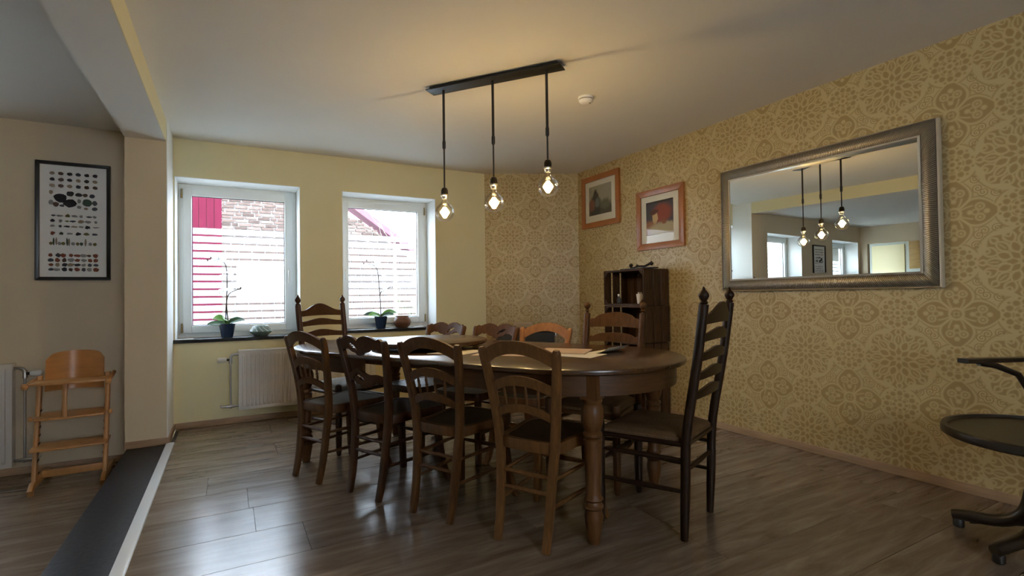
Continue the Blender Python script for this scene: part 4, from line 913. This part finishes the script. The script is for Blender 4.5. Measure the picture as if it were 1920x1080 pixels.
picture(3.473, 1.806, 0.295, 0.282, 'art2', 'red and black painting in a cherry wood frame, above the stacked crates')

# ------------------------------------------------------------------ wall mirror with ribbed pewter frame; the glass hangs a little askew in its deep frame
mr_ = thing('wall_mirror', 'large rectangular mirror in a ribbed pewter frame on the damask wall', 'mirror', (XR - 0.001, 2.047, 1.595), -PI / 2)
mw, mh, fw, fd = 0.717, 0.478, 0.094, 0.058
def rail(p0, p1, q0, q1, name):
    """p0,p1 outer corners, q0,q1 inner corners: convex ribbed band between two smooth edges"""
    L = (Vector(p1) - Vector(p0)).length; n = int(L / 0.0118); K = 7; vs, fs = [], []
    prof = lambda v: 0.030 + 0.022 * math.sin(PI * (0.12 + 0.80 * v))
    pt = lambda u, v, e: (lambda c: (c.x, -prof(v) - e, c.y))(Vector(p0).lerp(Vector(p1), u).lerp(Vector(q0).lerp(Vector(q1), u), v))
    vs = [pt(u, 0.12 + 0.78 * k / K, 0.0) for u in (0, 1) for k in range(K + 1)]
    fs = [(k, k + 1, K + 2 + k, K + 1 + k) for k in range(K)]
    o = MB().add(vs, fs).build(name, 'frame_silver', mr_, smooth=60)
    vs, fs = [], []
    for i in range(n):                     # raised ribs across the band
        b0 = len(vs)
        for du, e in ((0.12, 0.0), (0.30, 0.0042), (0.52, 0.0042), (0.70, 0.0)):
            for k in range(K + 1): vs.append(pt((i + du) / n, 0.12 + 0.78 * k / K, e))
        for j in range(3):
            for k in range(K): q = b0 + j * (K + 1) + k; fs.append((q, q + 1, q + K + 2, q + K + 1))
    rb_ = MB().add(vs, fs).build('ribs', 'frame_rib', o, smooth=20); rb_['kind'] = 'stuff'
    for va, vb_, d0, d1 in ((0.0, 0.15, 0.030, 0.046), (0.87, 1.0, 0.050, 0.052)):
        a0, a1 = Vector(p0).lerp(Vector(q0), va), Vector(p1).lerp(Vector(q1), va); b0, b1 = Vector(p0).lerp(Vector(q0), vb_), Vector(p1).lerp(Vector(q1), vb_)
        m0, m1 = a0.lerp(b0, 0.5), a1.lerp(b1, 0.5)
        V = [(a0.x, 0, a0.y), (a1.x, 0, a1.y), (a1.x, -d0, a1.y), (a0.x, -d0, a0.y), (m0.x, -d1, m0.y), (m1.x, -d1, m1.y), (b0.x, -d0 - 0.004, b0.y), (b1.x, -d0 - 0.004, b1.y), (b0.x, 0, b0.y), (b1.x, 0, b1.y)]
        MB().add(V, [(0, 1, 2, 3), (3, 2, 5, 4), (4, 5, 7, 6), (6, 7, 9, 8), (8, 9, 1, 0), (0, 3, 4, 6, 8), (1, 9, 7, 5, 2)]).build('bright_edge', 'frame_edge', o, smooth=50)
W2, H2 = mw - fw, mh - fw
rail((-mw, mh), (mw, mh), (-W2, H2), (W2, H2), 'frame_rail'); rail((mw, mh), (mw, -mh), (W2, H2), (W2, -H2), 'frame_rail')
rail((mw, -mh), (-mw, -mh), (W2, -H2), (-W2, -H2), 'frame_rail'); rail((-mw, -mh), (-mw, mh), (-W2, -H2), (-W2, H2), 'frame_rail')
gx, gz = W2 + 0.004, H2 + 0.004; cx, cz = gx - 0.024, gz - 0.024; sl = math.tan(math.radians(2.1))
gy = lambda x: -0.004 - (gx - x) * sl
g = MB().add([(-cx, gy(-cx), -cz), (cx, gy(cx), -cz), (cx, gy(cx), cz), (-cx, gy(-cx), cz)], [(0, 1, 2, 3)])
g.build('mirror_glass', 'mirror', mr_, smooth=0)
bv = 0.0008
MB().add([(-cx, gy(-cx), -cz), (cx, gy(cx), -cz), (cx, gy(cx), cz), (-cx, gy(-cx), cz), (-gx, gy(-gx) + bv, -gz), (gx, gy(gx) + bv, -gz), (gx, gy(gx) + bv, gz), (-gx, gy(-gx) + bv, gz)],
         [(0, 4, 5, 1), (1, 5, 6, 2), (2, 6, 7, 3), (3, 7, 4, 0)]).build('bevelled_edge', 'mirror', mr_, smooth=0)
mr_.rotation_euler = (0, 0, -PI / 2 + math.radians(0.7)); mr_.location.x = XR - 0.010

# ------------------------------------------------------------------ stacked crates
def crate(z, label, dx=0.0, dy=0.0, seed=0):
    H_, D_, W_ = 0.333, 0.30, 0.535
    r = thing('wooden_crate', label, 'crate', (3.342 + dx, 3.648 + dy, z), 0, 'stacked crates by the damask wall'); rg = random.Random(seed)
    hx, hy = D_ / 2, W_ / 2; A = lambda x0, x1, y0, y1, z0, z1, n='slat': MB().box(x0, x1, y0, y1, z0, z1).build(n, 'crate', r, bev=0.002)
    for zz in (0.0, H_ - 0.018):
        for k in range(2): A(-hx + 0.002 + k * 0.149, -hx + 0.147 + k * 0.149, -hy + 0.012, hy - 0.012, zz + 0.001, zz + 0.017, 'end_board')
    for s in (-1, 1):                       # side slats run upright
        ws = (0.085, 0.085, 0.085) if s > 0 else (0.112, 0.080, 0.088); g_ = (0.300 - sum(ws)) / 2; x = -hx
        for k, w in enumerate(ws):
            o = rg.uniform(-0.0015, 0.0015); A(x, x + w, s * hy - 0.006 + o, s * hy + 0.006 + o, 0.002 + rg.uniform(0, .002), H_ - 0.002 - rg.uniform(0, .003)); x += w + g_
    for k in range(5):
        w = 0.098; y = -hy + 0.008 + k * (W_ - 0.016 - w) / 4; A(hx - 0.012, hx, y, y + w, 0.002, H_ - 0.002, 'back_slat')
    for sy in (-1, 1):                      # three-cornered blocks
        for (z0, dz) in ((0.018, 1), (H_ - 0.018, -1)):
            y = sy * (hy - 0.012); MB().add([(-hx + 0.002, y, z0), (-hx + 0.002, y - sy * 0.045, z0), (-hx + 0.002, y, z0 + dz * 0.045), (-hx + 0.030, y, z0), (-hx + 0.030, y - sy * 0.045, z0), (-hx + 0.030, y, z0 + dz * 0.045)],
                [(0, 1, 2), (5, 4, 3), (0, 3, 4, 1), (1, 4, 5, 2), (2, 5, 3, 0)]).build('corner_block', 'crate', r)
    return r
crate(0.000, 'dark slatted crate at the floor, lowest of the stack', seed=1)
crate(0.333, 'dark slatted crate second from the bottom of the stack', dy=0.006, seed=2)
crate(0.667, 'dark slatted crate second from the top, behind the ball-finial chair', dy=-0.004, seed=3)
crate(1.000, 'dark slatted crate on top of the stack, holding a white cup', seed=4)
cp = thing('paper_cup', 'white cup standing in the top crate', 'cup', (3.245, 3.475, 1.0175))
MB().lathe([(0.026, 0.0), (0.027, 0.002), (0.036, 0.085), (0.0375, 0.088), (0.0355, 0.089), (0.034, 0.084), (0.025, 0.006)], 20).build('cup_wall', 'cup', cp)
MB().box(-0.020, 0.018, -0.004, 0.010, 0.02, 0.104).build('napkin', 'cup', cp)
bo = thing('small_bottle', 'small dark bottle with a white top in the top crate', 'bottle', (3.30, 3.83, 1.0175))
MB().lathe([(0.020, 0.0), (0.021, 0.004), (0.021, 0.045), (0.010, 0.062), (0.008, 0.070)], 14).build('body', 'gasket', bo)
MB().lathe([(0.010, 0.068), (0.010, 0.088), (0.006, 0.091)], 14).build('cap', 'plastic_w', bo)
ir = thing('iron_ornament', 'black scrolled iron piece lying on the topmost crate', 'ornament', (3.30, 3.55, 1.3335))
MB().box(-0.05, 0.05, -0.20, 0.20, 0.0, 0.010).build('base_plate', 'iron', ir, bev=0.003)
sc_ = MB()
for (yc, r0, dirn) in ((0.10, 0.020, 1), (0.02, 0.018, -1)):
    sc_.tube([(0, yc + dirn * (r0 - 0.0012 * k) * math.cos(0.5 * k), 0.026 + (r0 - 0.0012 * k) * math.sin(0.5 * k)) for k in range(13)], 0.0055, 7)
sc_.tube([(0, 0.10, 0.012), (0, 0.0, 0.028), (0, -0.08, 0.022), (0, -0.14, 0.040), (0, -0.17, 0.060)], [0.006, 0.008, 0.010, 0.012, 0.006], 8)
sc_.build('scroll', 'iron', ir)
for yy, rr in ((0.10, 0.018), (-0.165, 0.018)):
    MB().lathe([(0.004, 0), (rr, rr * 0.7), (rr * 1.05, rr), (rr, rr * 1.4), (0.004, rr * 2)], 12, (0, yy, 0.024)).build('knob', 'iron', ir)

# ------------------------------------------------------------------ black chest with a pale board against the slanted wall
uu = Vector((ux, uy)); vv = Vector((-uy, ux)) * -1          # vv points into the room
if vv.y > 0: vv = -vv
cpos = Vector(PC0) + uu * 0.42 + vv * 0.23
ch = thing('black_chest', 'black chest with an overhanging lid behind the reddish chair', 'chest', (cpos.x, cpos.y, 0), math.atan2(uu.y, uu.x))
MB().box(-0.31, 0.31, -0.17, 0.17, 0.03, 0.715).build('body', 'blackcab', ch, bev=0.008)
MB().box(-0.335, 0.335, -0.19, 0.185, 0.720, 0.765).build('lid', 'blackcab', ch, bev=0.008)
for sx in (-1, 1):
    for sy in (-1, 1): MB().box(sx * 0.27 - 0.02, sx * 0.27 + 0.02, sy * 0.13 - 0.02, sy * 0.13 + 0.02, 0.0, 0.03).build('foot', 'black', ch)
MB().box(0.335, 0.345, -0.03, 0.03, 0.66, 0.70).box(0.31, 0.345, -0.03, 0.03, 0.66, 0.668).build('catch', 'steel', ch)
bpos = cpos + uu * -0.02 - vv * 0.02
bd = thing('pale_box', 'pale flat wooden box lying on the black chest', 'box', (bpos.x, bpos.y, 0.765), math.atan2(uu.y, uu.x))
MB().box(-0.10, 0.10, -0.12, 0.12, 0.0, 0.030).build('tray', 'palebox', bd, bev=0.003)
MB().box(-0.104, 0.104, -0.124, 0.124, 0.031, 0.045).build('lid', 'palebox', bd, bev=0.003)

# ------------------------------------------------------------------ things on the window sills
def orchid(loc, label, pot_m, leaves, stems, seed, pr=(0.046, 0.066, 0.125)):
    t = thing('potted_orchid', label, 'orchid', loc); rg = random.Random(seed); r0, r1, h = pr
    MB().lathe([(r0 - 0.006, 0), (r0, 0.004), (r1, h - 0.004), (r1 + 0.001, h), (r1 - 0.006, h), (r1 - 0.009, h - 0.02)], 28).build('pot', pot_m, t)
    MB().lathe([(r1 - 0.010, h - 0.022), (r1 - 0.012, h - 0.014), (0.005, h - 0.006)], 18).build('bark', 'bark', t)
    for (ang, L, rise, wd, m) in leaves:
        d = Vector((math.cos(ang), math.sin(ang), 0)); sd_ = Vector((-d.y, d.x, 0)); sd_ = sd_ * 0.72 + Vector((0, 0, 0.69 if sd_.y > 0 else -0.69))
        def pos(u, v, d=d, sd_=sd_, L=L * 1.12, rise=rise * 1.2, wd=wd * 1.3):
            wv = wd * (max(0.02, math.sin(PI * min(1, u * 0.92 + 0.06))) ** 0.7); s = v * 2 - 1
            return tuple(Vector((0, 0, h - 0.01)) + d * (L * u) + sd_ * (wv * s) + Vector((0, 0, rise * math.sin(u * 2.2) + 0.012 * abs(s) * (1 - u))))
        MB().grid(12, 6, pos, (0, 0, 0.0025)).build('leaf', m, t)
    for st in stems:
        P = catmull(st['path'], 6); s = MB().tube(P, [0.0060 - 0.0022 * k / len(P) for k in range(len(P))], 7).build('stem', 'stem', t)
        for (fx, fy, fz, sz) in st['flowers']:
            f = MB(); fwd = Vector((rg.uniform(-.5, .5), -1, rg.uniform(-.4, .1))).normalized(); rt = fwd.cross(Vector((0, 0, 1))).normalized(); up = rt.cross(fwd)
            for k in range(5):
                a = PI / 2 + 2 * PI * k / 5; dd = rt * math.cos(a) + up * math.sin(a); pp = fwd.cross(dd); big = 1.0 if k in (1, 4) else 0.8
                c = Vector((fx, fy, fz)); W_ = sz * 0.36 * big
                f.add([c, c + dd * sz * .45 * big + pp * W_ + fwd * .003, c + dd * sz * big + fwd * -.002, c + dd * sz * .45 * big - pp * W_ + fwd * .003, c + dd * sz * .5 * big + fwd * .006],
                      [(0, 1, 4), (1, 2, 4), (2, 3, 4), (3, 0, 4)])
            f.tube([Vector((fx, fy, fz)) + fwd * .002, Vector((fx, fy, fz)) + fwd * .012], [0.005, 0.003], 6)
            f.build('flower', 'petal', s, smooth=60)
        for (fx, fy, fz, sz) in st['buds']:
            MB().lathe([(0.001, -sz), (sz * 0.6, -sz * 0.5), (sz * 0.65, 0.0), (sz * 0.4, sz * 0.7), (0.001, sz)], 9, (fx, fy, fz)).build('bud', 'stem', s)
Z1, Z2 = WINS[0][2], WINS[1][2]
orchid((-0.012, 5.275, Z1), 'white orchid in a blue pot on the left window sill', 'pot',
       [(math.radians(155), 0.115, 0.055, 0.027, 'leafg'), (math.radians(205), 0.15, 0.012, 0.024, 'leafd'), (math.radians(20), 0.135, 0.035, 0.024, 'leafd'), (math.radians(255), 0.085, 0.045, 0.026, 'leafg'), (math.radians(75), 0.10, 0.03, 0.022, 'leafd')],
       [dict(path=[(0.010, 0, 0.11), (-0.004, 0.0, 0.30), (0.0, 0.005, 0.45), (-0.002, 0, 0.60), (-0.020, 0, 0.67), (-0.07, 0, 0.705), (-0.125, 0, 0.700)],
             flowers=[(-0.035, -0.02, 0.700, .042), (-0.066, -0.015, 0.715, .040), (-0.095, -0.012, 0.695, .034), (0.03, -0.02, 0.58, .040), (-0.03, -0.02, 0.55, .036)], buds=[(-0.125, 0, 0.712, .013), (-0.15, 0, 0.694, .012)]),
        dict(path=[(-0.008, 0, 0.11), (-0.010, 0, 0.25), (0.004, 0, 0.365), (0.03, 0, 0.405), (0.07, 0, 0.425), (0.105, 0, 0.442)],
             flowers=[(-0.03, -0.02, 0.42, .042), (-0.06, -0.02, 0.40, .036), (0.02, -0.02, 0.43, .036)], buds=[(0.085, 0, 0.436, .010), (0.108, 0, 0.446, .012)])], 1)
orchid((1.375, 5.285, Z2), 'white orchid in a dark pot on the right window sill', 'pot',
       [(math.radians(165), 0.150, 0.030, 0.024, 'leafd'), (math.radians(12), 0.16, 0.045, 0.026, 'leafg'), (math.radians(200), 0.13, 0.025, 0.024, 'leafg'), (math.radians(330), 0.12, 0.025, 0.022, 'leafd'), (math.radians(90), 0.09, 0.03, 0.02, 'leafd')],
       [dict(path=[(0.0, 0, 0.11), (-0.004, 0, 0.28), (-0.014, 0, 0.42), (-0.025, 0, 0.56), (-0.04, 0, 0.62), (-0.075, 0, 0.655), (-0.13, 0, 0.66)],
             flowers=[(-0.05, -0.02, 0.655, .040), (-0.035, -0.015, 0.675, .038), (-0.085, -0.01, 0.66, .030), (0.025, -0.02, 0.55, .030), (0.04, -0.02, 0.41, .032), (0.02, -0.02, 0.39, .028)], buds=[(-0.14, 0, 0.70, .012), (-0.17, 0, 0.668, .011), (0.12, 0, 0.428, .010)]),
        dict(path=[(-0.012, 0, 0.34), (0.01, 0, 0.385), (0.05, 0, 0.405), (0.10, 0, 0.425)], flowers=[(0.065, -0.01, 0.43, .022)], buds=[(0.10, 0, 0.43, .008)])], 2)
bw = thing('glazed_bowl', 'green glazed faceted bowl on the left window sill', 'bowl', (0.262, 5.30, Z1))
PB = [(0.048, 0), (0.055, 0.004), (0.093, 0.038), (0.096, 0.046), (0.062, 0.094), (0.058, 0.097), (0.052, 0.094), (0.080, 0.046), (0.04, 0.01)]
MB().lathe(PB, 26).build('body', 'bowl', bw)
rbm = MB()
for k in range(13):
    a = 2 * PI * k / 13
    rbm.tube([((0.0645 + 0.0325 * q) * math.cos(a + 0.5 * q), (0.0645 + 0.0325 * q) * math.sin(a + 0.5 * q), 0.092 - 0.047 * q) for q in (0, 0.33, 0.66, 1)], 0.0028, 6)
rbm.build('raised_ribs', 'pvc', bw)
jr = thing('clay_jar', 'round brown clay jar on the right window sill', 'jar', (1.605, 5.30, Z2))
MB().lathe([(0.050, 0), (0.056, 0.003), (0.082, 0.030), (0.092, 0.062), (0.084, 0.092), (0.066, 0.112), (0.066, 0.118), (0.072, 0.122), (0.070, 0.126), (0.060, 0.124), (0.058, 0.11), (0.07, 0.07), (0.04, 0.02)], 32).build('body', 'clay', jr)
tag(MB().box(-0.395, -0.27, 5.235, 5.30, Z1 + 0.0005, Z1 + 0.004).build('white_card', 'cup'), 'white card lying at the left end of the left sill', 'card')
tag(MB().box(1.73, 1.83, 5.26, 5.32, Z2 + 0.0005, Z2 + 0.003).build('paper_slip', 'cup'), 'pale paper slip right of the clay jar', 'paper')

# ------------------------------------------------------------------ round-seated pedestal chair at the right edge
sw = thing('swivel_chair', 'dark round-seated pedestal chair with curved legs at the right edge', 'chair', (3.02, 0.80, 0), 0)
SR = 0.355
MB().lathe([(0.30, 0.455), (SR - 0.012, 0.455), (SR, 0.463), (SR, 0.488), (SR - 0.006, 0.497), (SR - 0.022, 0.497), (SR - 0.028, 0.486), (0.10, 0.482), (0.004, 0.481)], 64).build('seat', 'bentwood', sw)
MB().lathe([(0.05, 0.06), (0.05, 0.10), (0.036, 0.12), (0.036, 0.30), (0.055, 0.33), (0.055, 0.36), (0.028, 0.37), (0.028, 0.42), (0.12, 0.44), (0.12, 0.456)], 20).build('pedestal', 'bentwood', sw)
for a in (98, 166, 278, 346):
    a = math.radians(a); d = Vector((math.cos(a), math.sin(a), 0)); R_ = 0.325 if abs(math.degrees(a) - 166) > 5 else 0.335
    P = catmull([d * 0.045 + Vector((0, 0, 0.36)), d * 0.055 + Vector((0, 0, 0.24)), d * 0.085 + Vector((0, 0, 0.13)), d * 0.16 + Vector((0, 0, 0.075)), d * (R_ - 0.04) + Vector((0, 0, 0.058)), d * R_ + Vector((0, 0, 0.050))], 5)
    lg = MB().tube(P, [0.030 - 0.006 * k / len(P) for k in range(len(P))], 12).build('leg', 'bentwood', sw)
    q = d * (R_ - 0.02); MB().lathe([(0.018, 0), (0.022, 0.004), (0.022, 0.030), (0.018, 0.038)], 12, (q.x, q.y, 0)).build('foot_pad', 'black', lg)
    MB().tube([d * 0.05 + Vector((0, 0, 0.095)), d * (R_ - 0.06) + Vector((0, 0, 0.036))], 0.010, 8).build('stay', 'bentwood', lg)
ar = MB().bar([(0.0, 0.285, 0.768), (0.10, 0.245, 0.768), (0.20, 0.20, 0.768), (0.30, 0.155, 0.768), (0.385, 0.08, 0.768)], 0.055, 0.022, 12, 0.3).build('arm', 'bentwood', sw)
MB().tube([(0.07, 0.25, 0.757), (0.15, 0.215, 0.742), (0.24, 0.165, 0.700), (0.285, 0.13, 0.60), (0.29, 0.12, 0.496)], 0.014, 10).build('arm_support', 'bentwood', sw)
MB().tube(catmull([(0.385, 0.08, 0.768), (0.40, -0.03, 0.80), (0.385, -0.14, 0.84)], 5), 0.016, 10).build('back_hoop', 'bentwood', sw)
MB().tube([(0.30, -0.10, 0.494), (0.36, -0.11, 0.70), (0.388, -0.12, 0.835)], 0.014, 10).build('back_post', 'bentwood', sw)
